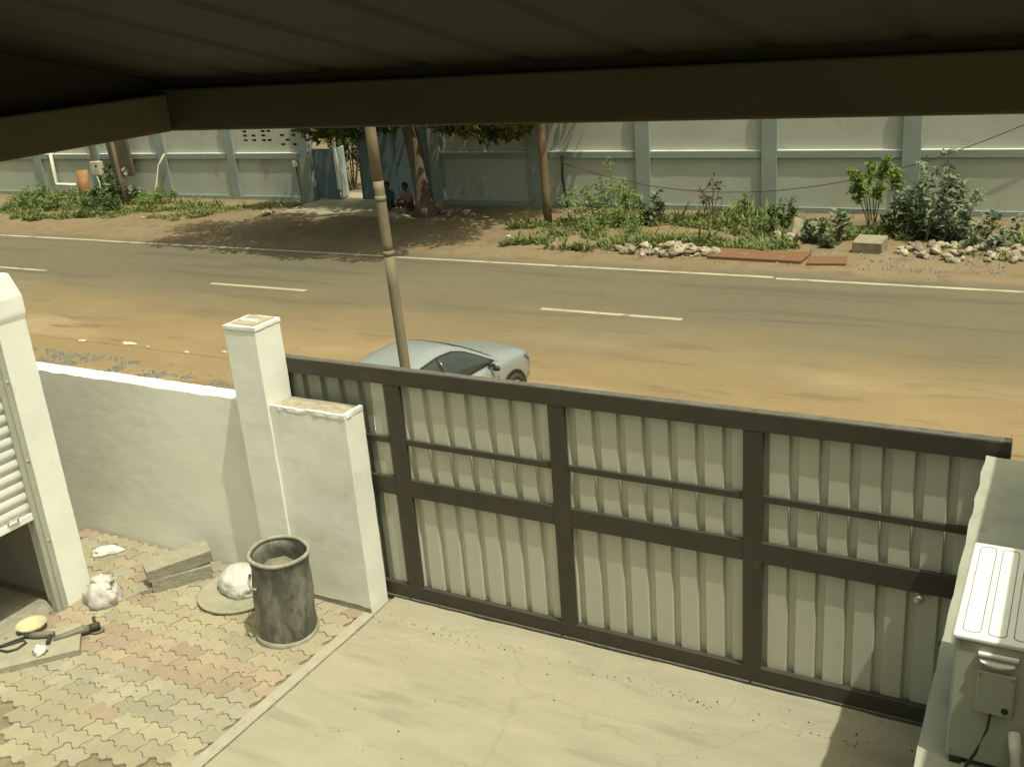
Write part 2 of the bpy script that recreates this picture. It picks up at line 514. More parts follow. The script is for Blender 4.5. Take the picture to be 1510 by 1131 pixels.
# ================================================================== yard
ya = MB()
ya.add([(-16, -1.0, .006), (2, -1.0, .006), (2, 6.52, .006), (-16, 6.52, .006)], [(0, 1, 2, 3)])
yard = kind(ya.build('yard_bed', m_mortar), 'structure')
ap = MB()
ap.roughbox(-5.18, -.42, .5, 6.43, 0, .035, res=.07, amp=.003, sc=2.2, faces='xyXYZ', lim=90)
for i, v in enumerate(ap.v):
    if v[2] > .02:
        # a rough cement strip was laid along the gate later: its wavy lip, and trowel waves
        e = v[1] - (6.16 + .10 * noise.noise((v[0] * 1.6, 0, 0)) + .05 * noise.noise((v[0] * 5, 3, 0)))
        lift = max(0, min(1, e / .05)) * (.014 + .008 * noise.noise((v[0] * 6, v[1] * 6, 9)))
        lift += .006 * noise.noise((v[0] * 1.3, v[1] * 5, 2))
        ap.v[i] = (v[0], v[1], v[2] + lift)
apron = kind(ap.build('concrete_apron', m_conc, smooth=False), 'structure')
ed = MB()
ed.roughbox(-5.30, -5.19, 3.0, 6.12, 0, .045, res=.1, amp=.004, sc=6, faces='xyXYZ')
kerb = kind(ed.build('edging_strip', m_edge), 'structure')

# interlocking wavy pavers: each one a piece of the paving
PW, PH = .30, .150
def paver_mesh(name, m):
    def edge(p0, p1, k):
        return [(p0[0] + (p1[0] - p0[0]) * i / k, p0[1] + (p1[1] - p0[1]) * i / k) for i in range(k)]
    w, h = PW / 2, PH / 2
    out = edge((-w, -h), (w, -h), 10) + edge((w, -h), (w, h), 5) + edge((w, h), (-w, h), 10) + edge((-w, h), (-w, -h), 5)
    pts = []
    for (x, y) in out:
        s = .965
        yy = y * s + .022 * math.sin(4 * math.pi * x / PW)
        xx = x * .982 + .017 * math.sin(2 * math.pi * y * s / PH)
        pts.append((xx, yy))
    b = MB()
    n = len(pts)
    vs = [(x, y, 0) for x, y in pts] + [(x, y, .022) for x, y in pts] + [(x * .965, y * .94, .026) for x, y in pts]
    fs = []
    for lv in (0, 1):
        for i in range(n):
            j = (i + 1) % n
            fs.append((lv * n + i, lv * n + j, (lv + 1) * n + j, (lv + 1) * n + i))
    fs.append(tuple(2 * n + i for i in range(n)))
    b.add(vs, fs)
    return b.mesh(name, m)
pm = [paver_mesh('paver', m) for m in (PY, PR, PG)]
paving = tag(thing('paving', 'wavy interlocking yellow, red and grey pavers laid in the yard beside the concrete apron', 'paving', (0, 0, .006)), 'wavy interlocking yellow, red and grey pavers laid in the yard beside the concrete apron', 'paving')
del paving['label'], paving['category']
paving['kind'] = 'structure'
npv = 0
j = 0
y = 3.55
while y < 6.34:
    x = -10.6 + (PW / 2 if j % 2 else 0)
    while x < -5.22:
        # part of the yard in view; the garage stands left of it
        vis = (y > 3.40 + (-6.66 - x) * .72 if x < -6.66 else y > 3.40 + (x + 6.66) * .44) and not (x < -8.1 and y < 5.5) and x > -9.1
        if vis:
            if y > 5.93: c = random.choices((0, 1, 2), (5, 1.3, 3))[0]
            elif y > 5.17: c = random.choices((0, 1, 2), (14, .6, .6))[0]
            elif y > 4.72: c = random.choices((0, 1, 2), (.7, 14, .3))[0]
            elif y > 4.22: c = random.choices((0, 1, 2), (.6, .4, 14))[0]
            else: c = random.choices((0, 1, 2), (14, .6, .6))[0]
            o = bpy.data.objects.new('paver', pm[c])
            COL.objects.link(o)
            o.parent = paving
            o.location = (x, y, random.uniform(-.003, .003))
            o.rotation_euler = (random.gauss(0, .006), random.gauss(0, .006), random.gauss(0, .012))
            npv += 1
        x += PW
    y += PH
    j += 1
print('pavers', npv)

# ================================================================== compound wall, pillar, pier (near side)
w = MB()
w.roughbox(-11.5, -6.42, 6.36, 6.56, 0, 1.84, res=.085, amp=.002, sc=5, topamp=.012)
w1 = tag(w.build('compound_wall', m_plaster, smooth=True), 'long low white plastered compound wall with trowel marks behind the paved corner', 'wall')
md = w1.modifiers.new('split', 'EDGE_SPLIT'); md.split_angle = R_(40)

pil = thing('gate_pillar', 'tall square white gate pillar rising above the low wall with a bare cement top', 'pillar', (-6.25, 6.28, 0))
p1 = MB(); p1.roughbox(-.165, .185, -.15, .17, 0, 2.63, res=.08, amp=.004, sc=4, topamp=.008, faces='xXyY', seed=2)
p1.build('shaft', m_white, pil)
p2 = MB(); p2.roughbox(-.172, .192, -.157, .177, 2.615, 2.645, res=.03, amp=.005, sc=14, topamp=.004, seed=5)
p2.build('rim_coat', m_white, pil)
p3 = MB(); p3.roughbox(-.125, .15, -.112, .14, 2.63, 2.656, res=.03, amp=.006, sc=14, topamp=.006, seed=6)
p3.build('cement_top', m_rawtop, pil)
p4 = MB(); p4.roughbox(-.09, .10, -.03, .005, 2.645, 2.668, res=.03, amp=.006, sc=14, seed=8)
p4.build('mortar_ridge', m_white, pil)

pie = thing('gate_pier', 'shorter white plastered pier joined to the tall pillar with a chipped cement top', 'pillar', (-5.63, 6.28, 0))
q1 = MB(); q1.roughbox(-.43, .385, -.12, .13, 0, 1.925, res=.07, amp=.004, sc=4, topamp=.006, faces='xXyY', seed=11)
q1.build('body', m_white, pie)
q2 = MB(); q2.roughbox(-.42, .36, -.095, .12, 1.89, 1.915, res=.04, amp=.008, sc=12, topamp=.012, seed=12)
q2.build('cement_top', m_rawtop, pie)
q3 = MB(); q3.roughbox(-.43, .385, -.124, -.098, 1.90, 1.935, res=.025, amp=.008, sc=16, topamp=.014, seed=13)
q3.roughbox(.352, .389, -.098, .13, 1.90, 1.938, res=.03, amp=.006, sc=16, topamp=.006, seed=14)
q3.build('rim_coat', m_white, pie)
q4 = MB(); q4.roughbox(-.43, .385, -.135, -.121, 0, .085, res=.05, amp=.006, sc=9, topamp=.012, seed=15)
q4.build('cement_skirt', m_block, pie)

# ================================================================== sliding gate
GY = 6.47
gt = thing('sliding_gate', 'wide sliding gate of dark painted steel frame over ribbed galvanised sheet', 'gate', (0, GY, 0))
def gbar(name, x0, x1, z0, z1, d0, d1, m=m_gate, bev=.004):
    b = MB(); b.box(x0, x1, d0, d1, z0, z1)
    return b.build(name, m, gt, bevel=bev)
gbar('top_rail', -6.55, -.255, 2.135, 2.27, -.012, .06)
gbar('bottom_rail', -6.55, -.26, .05, .19, -.010, .045)
gbar('middle_rail', -6.53, -.26, 1.095, 1.262, -.004, .031)
gbar('thin_rail', -6.53, -.26, 1.585, 1.638, .004, .030)
for (a, b) in ((-6.55, -6.40), (-5.03, -4.88), (-3.485, -3.345), (-1.945, -1.805), (-.40, -.27)):
    gbar('post', a, b, .19, 2.135, -.009, .029)
lip = MB()
x = -6.55
while x < -.3:
    x2 = min(x + random.choice((1.4, 1.54, 1.6)), -.27)
    lip.box(x, x2 - .02, -.03, -.012, .048, .062)
    x = x2
lip.build('bottom_flange', m_gateedge, gt)  # paler strip along the foot of the bottom rail
lip2 = MB(); lip2.box(-6.55, -.256, -.008, .062, 2.271, 2.276); lip2.build('top_edge', m_gateedge, gt)
def rib_sheet(x0, x1, m, off):
    """trapezoid profile: broad pans near the frame, narrow recessed ribs"""
    b = MB()
    pitch, rec, sl, dep = .205, .045, .014, .036
    xs = []
    x = x0 - off
    prof = []
    while x < x1 + pitch:
        prof += [(x, 0), (x + pitch - rec - 2 * sl, 0), (x + pitch - rec - sl, dep), (x + pitch - sl, dep)]
        x += pitch
    pts = []
    for i in range(len(prof) - 1):
        (a, da), (c, dc) = prof[i], prof[i + 1]
        if c <= x0 or a >= x1: continue
        t0 = max(0, (x0 - a) / (c - a)); t1 = min(1, (x1 - a) / (c - a))
        if not pts: pts.append((a + (c - a) * t0, da + (dc - da) * t0))
        pts.append((a + (c - a) * t1, da + (dc - da) * t1))
    n = len(pts)
    zs = [.1, .55, 1.1, 1.6, 1.9, 2.2]
    vs = []
    for (px, pd) in pts:
        for zi, z in enumerate(zs):
            vs.append((px + .0015 * noise.noise((px * 3, z * 2, 0)), .033 + pd + .0012 * noise.noise((px * 4, z * 1.3, 7)), z))
    k = len(zs)
    b.add(vs, [(i * k + q, (i + 1) * k + q, (i + 1) * k + q + 1, i * k + q + 1) for i in range(n - 1) for q in range(k - 1)])
    o = b.build('ribbed_sheet', m, gt)
    s = o.modifiers.new('thick', 'SOLIDIFY'); s.thickness = .002
    return o
end_sheet = rib_sheet(-6.5, -5.21, m_sheetdark, .0); end_sheet['label'] = 'darker ribbed sheet at the left end of the gate'
rib_sheet(-5.205, -4.955, m_sheet, .0)
rib_sheet(-4.95, -3.415, m_sheet, .06)
rib_sheet(-3.41, -1.875, m_sheet, .06)
rib_sheet(-1.87, -.30, m_sheet, .10)
lk = MB()
lk.lathe([(.0, .05), (.022, .048), (.033, .035), (.035, .018), (.026, .0)], 14, m=Matrix.Translation((-.725, -.0, 1.06)) @ Matrix.Rotation(R_(90), 4, 'X'))
lk.tube([(-.725, .0, 1.06), (-.725, .06, 1.06)], .012, 8)
lk.build('latch_knob', m_brass, gt, smooth=True)
tr = MB(); tr.box(-6.6, -.28, 6.455, 6.475, .008, .026)
tag(tr.build('gate_track', m_gateedge), 'thin worn steel track on the ground under the sliding gate', 'track')
for i, x in enumerate((-6.2, -3.9, -1.2)):
    b = MB()
    b.lathe([(.0, -.012), (.045, -.012), (.036, 0), (.045, .012), (0, .012)], 16, m=Matrix.Translation((x, .01, .062)) @ Matrix.Rotation(R_(90), 4, 'X'))
    b.build('roller', m_dark, gt)

# ================================================================== right side wall, outdoor unit
sw = MB()
def rb_skew(mb, x0a, x0b, x1, y0, y1, z1):
    t = MB(); t.roughbox(0, 1, y0, y1, 0, z1, res=.09, amp=.0, topamp=.0)
    for i, v in enumerate(t.v):
        xl = x0a + (x0b - x0a) * (v[1] - y0) / (y1 - y0)
        xx = xl + (x1 - xl) * v[0]
        d = noise.noise_vector(Vector((xx * 7, v[1] * 7, v[2] * 7))) * .010
        t.v[i] = (xx + d.x, v[1] + d.y, v[2] + (d.z if v[2] > z1 - .01 else 0))
    mb.add(t.v, t.f)
rb_skew(sw, -.335, -.395, .16, 1.2, 6.42, 2.185)
tag(sw.build('side_wall', m_sidewall), 'grey cement side wall with rough top running from the gate under the outdoor unit', 'wall')

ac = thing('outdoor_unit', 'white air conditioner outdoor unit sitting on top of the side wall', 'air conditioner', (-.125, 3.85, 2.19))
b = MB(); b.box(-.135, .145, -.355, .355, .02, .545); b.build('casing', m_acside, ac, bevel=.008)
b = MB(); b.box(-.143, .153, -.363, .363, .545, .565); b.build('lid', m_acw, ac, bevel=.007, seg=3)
b = MB()
def groove(x0, x1, y0, y1, z=.566, r=.0022):
    pts = []
    cr = .02
    for (cx, cy, a0) in ((x1 - cr, y1 - cr, 0), (x0 + cr, y1 - cr, 90), (x0 + cr, y0 + cr, 180), (x1 - cr, y0 + cr, 270)):
        for a in (0, 30, 60, 90):
            pts.append((cx + cr * math.cos(R_(a0 + a)), cy + cr * math.sin(R_(a0 + a)), z))
    pts.append(pts[0])
    b.tube(pts, r, 5, caps=False)
groove(-.115, -.055, -.33, .33)
groove(-.030, .03, -.33, .33)
groove(.055, .125, -.33, .33)
b.build('lid_grooves', m_acgroove, ac)
b = MB()
# scooped hand grip: lip above, bowl below, on the end face
for k in range(9):
    pass
def bowl(cx, z, w_, h_, d_):
    vs = []; n = 14; rws = 5
    for rI in range(rws):
        t = rI / (rws - 1)
        for k in range(n + 1):
            a = math.pi * k / n
            vs.append((cx - w_ * math.cos(a) * (1 - .15 * t), -.356 - d_ * math.sin(t * math.pi) , z - h_ * math.sin(a) * t))
    b.add(vs, [(i * (n + 1) + k, i * (n + 1) + k + 1, (i + 1) * (n + 1) + k + 1, (i + 1) * (n + 1) + k) for i in range(rws - 1) for k in range(n)])
bowl(.012, .485, .062, .035, .022)
b.build('hand_grip', m_acw, ac, smooth=True)
b = MB(); b.box(-.055, .08, -.372, -.355, .497, .512); b.build('grip_lip', m_acw, ac, bevel=.004)
b = MB(); b.box(-.05, .078, -.368, -.355, .255, .435); b.build('valve_cover', m_acside, ac, bevel=.010, seg=3)
b = MB(); b.lathe([(.012, 0), (.012, .006), (0, .006)], 12, m=Matrix.Translation((.05, -.368, .285)) @ Matrix.Rotation(R_(90), 4, 'X')); b.build('cover_screw', m_dark, ac)
for (sx, sz) in ((-.115, .53), (.125, .53), (-.118, .05), (.128, .05), (-.04, .43), (.068, .43)):
    b = MB(); b.lathe([(.006, 0), (.006, .003), (0, .004)], 8, m=Matrix.Translation((sx, -.355 if sz != .43 else -.3675, sz - (.008 if sz == .43 else 0))) @ Matrix.Rotation(R_(90), 4, 'X')); b.build('screw', m_acgroove, ac)
b = MB(); b.tube([(.005, -.362, .26), (.0, -.38, .20), (-.03, -.40, .10), (-.07, -.41, .0), (-.10, -.42, -.12)], .006, 6); b.build('power_cable', m_dark, ac)
b = MB()
for x0 in (-.10, .08):
    b.box(x0 - .02, x0 + .02, -.36, .36, -.008, .02)
b.build('foot_rail', m_dark, ac)
b = MB(); b.tube([(.09, -.37, .20), (.10, -.42, .17), (.11, -.45, .08), (.11, -.46, -.02), (.12, -.6, -.008)], .022, 10); b.build('insulated_pipe', m_pvc, ac, smooth=True)
b = MB()
b.tube([(-.352, 4.28, 2.14), (-.354, 4.10, 2.11), (-.356, 3.9, 2.05), (-.36, 3.72, 1.95), (-.362, 3.66, 1.4)], .007, 7)
cw = tag(b.build('lit_edge_strip', m_pvc), 'thin pale strip standing in for the sunlit left edge of the side wall', 'pipe')  # pale tube drawn in place of the wall's bright sunlit arris
b = MB(); b.lathe([(0, -.02), (.02, -.02), (.024, 0), (.016, .03), (0, .034)], 12, m=Matrix.Translation((-.36, 4.34, 2.14)) @ Matrix.Rotation(R_(-90), 4, 'Y'))
tag(b.build('clamp_knob', m_dark, smooth=True), 'small dark knob on the rough edge of the side wall', 'knob')

# ================================================================== canopy and houses that shade it
hw = MB(); hw.box(-3.2, 1.0, -.75, -.55, 0, 7.2)
tag(hw.build('house_wall', m_house), 'plain house wall behind the canopy sheet', 'wall')
nw = MB(); nw.box(.46, .7, 2.0, 6.3, 0, 4.3)
tag(nw.build('neighbour_house', m_house), 'tall plain house wall standing right of the side wall', 'wall')
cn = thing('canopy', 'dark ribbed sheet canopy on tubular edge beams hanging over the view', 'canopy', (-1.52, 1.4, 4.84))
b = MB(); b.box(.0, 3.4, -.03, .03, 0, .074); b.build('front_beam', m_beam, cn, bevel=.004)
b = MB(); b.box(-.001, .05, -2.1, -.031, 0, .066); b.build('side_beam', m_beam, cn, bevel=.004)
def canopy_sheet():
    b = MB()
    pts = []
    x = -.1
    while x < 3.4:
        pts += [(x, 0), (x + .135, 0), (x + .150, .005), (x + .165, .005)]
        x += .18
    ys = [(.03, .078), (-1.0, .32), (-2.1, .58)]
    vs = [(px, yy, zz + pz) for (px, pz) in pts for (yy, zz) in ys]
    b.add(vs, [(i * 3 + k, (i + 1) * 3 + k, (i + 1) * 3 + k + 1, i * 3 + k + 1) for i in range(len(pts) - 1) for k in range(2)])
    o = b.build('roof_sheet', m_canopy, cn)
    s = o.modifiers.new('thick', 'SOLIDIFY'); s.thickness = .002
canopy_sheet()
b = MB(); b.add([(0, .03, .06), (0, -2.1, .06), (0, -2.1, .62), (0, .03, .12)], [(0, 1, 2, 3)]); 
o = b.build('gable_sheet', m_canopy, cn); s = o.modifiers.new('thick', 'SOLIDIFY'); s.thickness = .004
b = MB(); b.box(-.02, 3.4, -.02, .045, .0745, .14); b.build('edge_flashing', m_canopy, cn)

# ================================================================== garage at the left
ga = thing('garage', 'white garage front with a half raised roller shutter and capped corner column', 'garage', (-8.05, 5.42, 0))
b = MB(); b.roughbox(-.30, 0, -.28, 0, 0, 2.80, res=.1, amp=.003, sc=4, faces='xXyY', seed=21)
col = b.build('column', m_white, ga)
b = MB()
def sqprof(prof, cx, cy, hx, hy):
    vs = []
    for (o, z) in prof:
        vs += [(cx - hx - o, cy - hy - o, z), (cx + hx + o, cy - hy - o, z), (cx + hx + o, cy + hy + o, z), (cx - hx - o, cy + hy + o, z)]
    fs = []
    for i in range(len(prof) - 1):
        for k in range(4):
            fs.append((i * 4 + k, i * 4 + (k + 1) % 4, (i + 1) * 4 + (k + 1) % 4, (i + 1) * 4 + k))
    fs.append(tuple((len(prof) - 1) * 4 + k for k in range(4)))
    b.add(vs, fs)
sqprof([(0, 2.79), (.012, 2.84), (.014, 2.86), (.014, 3.0), (.010, 3.02), (-.03, 3.2), (-.05, 3.21)], -.15, -.14, .15, .14)
b.build('column_cap', m_white, ga, bevel=.004)
b = MB(); b.box(-.11, -.035, -.375, -.284, 0, 2.9); b.box(-.036, -.012, -.33, -.284, .0, 2.9)
b.build('guide_rail', m_rail, ga, bevel=.004)
sl = MB()
n = 8
vs = []
for (xx) in (-.36, -4.4):
    for k in range(n + 1):
        t = k / n
        vs.append((-.075 + .020 * math.sin(math.pi * t), xx, .108 * t))
sl.add(vs, [(k, k + 1, n + 1 + k + 1, n + 1 + k) for k in range(n)])
s0 = sl.build('slat', m_shutter, ga, smooth=True, loc=(0, 0, 1.05))
sm_ = s0.modifiers.new('thick', 'SOLIDIFY'); sm_.thickness = .002
for k in range(1, 18):
    inst(s0, ga, (0, 0, 1.05 + .108 * k))
b = MB(); b.box(-.095, -.045, -4.4, -.36, .985, 1.05)
bb = b.build('bottom_bar', m_shutter, ga, bevel=.005)
b = MB(); b.tube([(-.045, -.62, 1.05), (-.02, -.62, 1.085), (-.02, -.52, 1.085), (-.045, -.52, 1.05)], .009, 6); b.build('pull_handle', m_rail, bb)
b = MB(); b.box(-4.0, -.3, -.18, -.02, 0, 3.0); b.build('side_wall_panel', m_house, ga)
b = MB(); b.box(-4.1, -3.9, -4.6, -.185, 0, 3.0); b.build('back_wall', m_inside, ga)
b = MB(); b.roughbox(-3.9, -.10, -4.6, -.3, .007, .03, res=.25, amp=.012, sc=3, seed=4); b.build('floor_slab', m_block, ga)
b = MB(); b.box(-4.1, -.12, -4.9, -.40, 3.0, 3.15); b.build('roof_slab', m_house, ga)
b = MB(); b.box(-.30, -.12, -4.6, -.36, 2.72, 2.999); b.build('shutter_box', m_shutter, ga)
for z in (.75, 1.55, 2.3):
    b = MB(); b.lathe([(0, .01), (.012, .008), (.014, 0)], 10, m=Matrix.Translation((-.012, -.305, z)) @ Matrix.Rotation(R_(90), 4, 'Y')); b.build('bolt', m_rail, ga)

# ================================================================== things lying in the yard
def blob(name, m, size, parent=None, amp=.22, sc=2.5, seed=0, fold=0.0, sub=4, flat=.3):
    me = bpy.data.meshes.new(name)
    bm = bmesh.new()
    bmesh.ops.create_icosphere(bm, subdivisions=sub, radius=1)
    for v in bm.verts:
        p = v.co.copy()
        d = noise.noise(p * sc + Vector((seed, 0, 0))) * amp
        if fold:
            d += fold * (abs(noise.noise(p * sc * 2.2 + Vector((seed + 9, 3, 0)))) * 2 - .5)
        p = p * (1 + d)
        p.z = max(p.z, -flat) + flat
        v.co = Vector((p.x * size[0], p.y * size[1], p.z * size[2] / (1 + flat)))
    bm.to_mesh(me)
    bm.free()
    me.materials.append(m)
    for p in me.polygons: p.use_smooth = True
    o = bpy.data.objects.new(name, me)
    COL.objects.link(o)
    if parent: o.parent = parent
    return o

bar = thing('barrel', 'battered black plastic barrel with a cut open top and scuffed pale rim', 'barrel', (-5.77, 5.63, .032))
bar.rotation_euler = (0, R_(3.5), 0)
H_, RR = .80, .258
BM = Matrix.Identity(4)
b = MB()
b.lathe([(RR * 1.0, 0.03), (RR * 1.02, .10), (RR * .985, .2), (RR * 1.0, .40), (RR * .975, .55), (RR * .93, .69), (RR * .96, .74), (RR * .98, H_), (RR * .945, H_), (RR * .93, .70), (RR * .95, .4)], 40, wob=.05, seed=3)
b.build('shell', m_blackpl, bar, smooth=True)
b = MB()
pts = []
for k in range(33):
    t = 2 * math.pi * k / 32
    rr = RR * .975 * (1 + .05 * noise.noise((math.cos(t) * 1.3 + 3, math.sin(t) * 1.3, H_ * 2.5)))
    pts.append((rr * math.cos(t), rr * math.sin(t), H_ + .004))
b.tube(pts, .019, 8, caps=False)
b.build('rim', m_barrelrim, bar, smooth=True)
b = MB(); b.lathe([(RR * 1.06, 0), (RR * 1.07, .02), (RR * 1.03, .045), (RR * .99, .05)], 40, wob=.03, seed=3); b.build('base_ring', m_barrelrim, bar, smooth=True)
b = MB(); b.lathe([(RR * .94, .58), (RR * .7, .64), (RR * .35, .68), (0, .67)], 9, wob=.3, seed=5); b.build('dried_cement', m_contents, bar)
b = MB(); b.tube([(-.17, -.195, .64), (-.14, -.25, .59), (-.09, -.28, .565), (-.04, -.27, .57)], .012, 7); b.build('loop_handle', m_barrelrim, bar, smooth=True)

def cblock(name, label, loc, rz, dims, tilt=0, group=None):
    b = MB(); L, Wd, Hh = dims
    b.roughbox(-L / 2, L / 2, -Wd / 2, Wd / 2, 0, Hh, res=.05, amp=.004, sc=12, topamp=0, seed=loc[0])
    o = b.build(name, m_block, loc=loc)
    o.rotation_euler = (tilt, 0, rz)
    return tag(o, label, 'block', group)
cblock('cement_block', 'lower grey cement block lying on the pavers under another block', (-7.33, 5.90, .032), R_(52), (.56, .17, .13), group='stacked cement blocks')
o = cblock('cement_block', 'upper grey cement block laid askew on top of another block', (-7.38, 5.93, .175), R_(57), (.62, .24, .12), group='stacked cement blocks')
o.rotation_euler = (R_(4), R_(-3), R_(57))
b = MB(); b.box(-.10, .10, -.05, .05, 0, .05)
o = tag(b.build('brick_piece', m_block, loc=(-7.50, 5.66, .03), bevel=.008), 'small grey brick piece wedged beside the lower cement block', 'brick'); o.rotation_euler = (0, 0, .9)
b = MB(); b.lathe([(0, .0), (.36, .0), (.385, .012), (.395, .04), (.38, .045), (.355, .022), (0, .018)], 48)
tag(b.build('round_tray', m_tray, smooth=True, loc=(-6.63, 5.95, .030)), 'shallow round cement tray lying flat on pavers beside the black barrel', 'tray')
o = blob('white_sack', m_bag, (.26, .20, .21), amp=.14, fold=.09, seed=4.2, sc=1.5)
o.location = (-6.68, 6.02, .048); o.rotation_euler = (0, 0, -.35)
tag(o, 'crumpled white sack resting on the round tray', 'sack')
cb = thing('carry_bag', 'crumpled white printed plastic bag standing at the foot of the garage column', 'bag', (-7.78, 5.33, .03))
o = blob('bag_body', m_bagred, (.18, .15, .24), cb, amp=.3, fold=.10, seed=27.3, sc=1.3)
o = blob('bag_top', m_bagred, (.13, .10, .09), cb, amp=.45, fold=.15, seed=14.4, sc=1.6); o.location = (-.01, .02, .17)
o = blob('stone_piece', m_scrap, (.16, .075, .07), amp=.45, seed=1.5, sub=3, sc=1.7)
o.location = (-8.55, 6.02, .03); o.rotation_euler = (0, 0, .7); tag(o, 'white broken stone lying on the pavers near the wall', 'stone')
# slab with tools
b = MB(); b.roughbox(-.36, .36, -.24, .24, 0, .055, res=.06, amp=.005, sc=8, seed=33)
o = b.build('stone_slab', m_tray, loc=(-7.68, 4.52, .03)); o.rotation_euler = (0, 0, R_(48)); tag(o, 'grey stone slab on the pavers with tools and cords on it', 'slab')
gr = thing('angle_grinder', 'dark handheld angle grinder lying near the stone slab', 'power tool', (-7.52, 4.78, .09), R_(58))
b = MB(); b.tube([(-.17, 0, .0), (-.06, 0, 0), (.06, 0, .005), (.13, 0, .0)], [.028, .03, .036, .036], 12); b.build('body', m_toolgrey, gr, smooth=True)
b = MB(); b.tube([(.13, 0, 0), (.20, 0, 0), (.225, 0, -.005)], [.034, .036, .024], 12); b.tube([(.195, 0, .03), (.195, 0, -.035)], .03, 12); b.build('gear_head', m_dark, gr, smooth=True)
b = MB(); b.lathe([(.0, 0), (.062, 0), (.062, .003), (0, .003)], 24, c=(.195, 0, -.042)); b.build('disc', m_toolgrey, gr)
b = MB(); b.tube([(.19, .03, 0), (.19, .15, .01)], .015, 10); b.build('side_handle', m_dark, gr)
g2 = thing('hand_drill', 'dark hand drill lying on the stone slab with its cord', 'power tool', (-7.75, 4.62, .115), R_(-150))
b = MB(); b.tube([(-.12, 0, 0), (-.05, 0, 0), (.06, 0, 0), (.10, 0, 0)], [.024, .032, .03, .018], 12); b.build('body', m_toolgrey, g2, smooth=True)
b = MB(); b.tube([(.10, 0, 0), (.135, 0, 0), (.15, 0, 0)], [.016, .016, .008], 10); b.build('chuck', m_dark, g2)
b = MB(); b.tube([(-.085, 0, 0), (-.10, .06, -.005), (-.115, .13, -.005)], .019, 10); b.build('grip', m_dark, g2)
b = MB()
pts = [(-8.02, 4.30, .10), (-7.93, 4.40, .095), (-7.86, 4.52, .095), (-7.80, 4.50, .095), (-7.79, 4.40, .095), (-7.84, 4.34, .095), (-7.93, 4.33, .09)]
b.tube(pts, .011, 7)
b.tube([(-8.05, 4.24, .1), (-7.95, 4.37, .11), (-7.87, 4.60, .10), (-7.87, 4.68, .10)], .010, 7)
tag(b.build('black_cord', m_dark, smooth=True), 'loops of black cord lying across the stone slab', 'cord')
o = blob('white_rag', m_bag, (.07, .06, .06), amp=.3, fold=.3, seed=6, sub=3); o.location = (-7.56, 4.46, .088); tag(o, 'small white rag bundle on the stone slab', 'rag')
b = MB(); b.lathe([(0, .004), (.07, .0), (.11, .035), (.135, .075), (.128, .075), (.10, .038), (.06, .012), (0, .012)], 28)
tag(b.build('yellow_bowl', m_yellow, smooth=True, loc=(-8.02, 4.72, .032)), 'shallow yellowish bowl lying on pavers behind the slab', 'bowl')

# ================================================================== poles
def pole(name, label, pts, r0, r1, parts, ringz):
    t = thing(name, label, 'pole', pts[0])
    base = Vector(pts[0])
    for (a, c, m) in parts:
        P0 = Vector(pts[0]).lerp(Vector(pts[1]), a) - base
        P1 = Vector(pts[0]).lerp(Vector(pts[1]), c) - base
        b = MB(); k = 8
        b.tube([P0.lerp(P1, i / k) for i in range(k + 1)], [(r0 + (r1 - r0) * (a + (c - a) * i / k)) * (1 + .05 * noise.noise((i * 1.7 + a * 40, 0, 0))) for i in range(k + 1)], 14)
        b.build('shaft', m, t, smooth=True)
    for z in ringz:
        P = Vector(pts[0]).lerp(Vector(pts[1]), z) - base
        b = MB(); rr = r0 + (r1 - r0) * z
        b.tube([P - Vector((0, 0, .03)), P, P + Vector((0, 0, .03))], [rr * 1.02, rr * 1.12, rr * 1.02], 14); b.build('collar', m_greypole, t, smooth=True)
    return t
pole('street_pole', 'slender weathered steel pole with collars standing just beyond the gate', [(-6.12, 8.34, 0), (-6.36, 8.34, 7.0)], .056, .052,
     [(0, .395, m_greypole), (.395, .5, m_greypole), (.5, 1.0, m_tanpole)], [.395, .475])
pole('rusty_pole', 'rusty brown pole standing by the weeds in front of the far wall', [(-11.54, 22.12, 0), (-11.62, 22.12, 6.5)], .105, .09, [(0, 1, m_rust)], [])

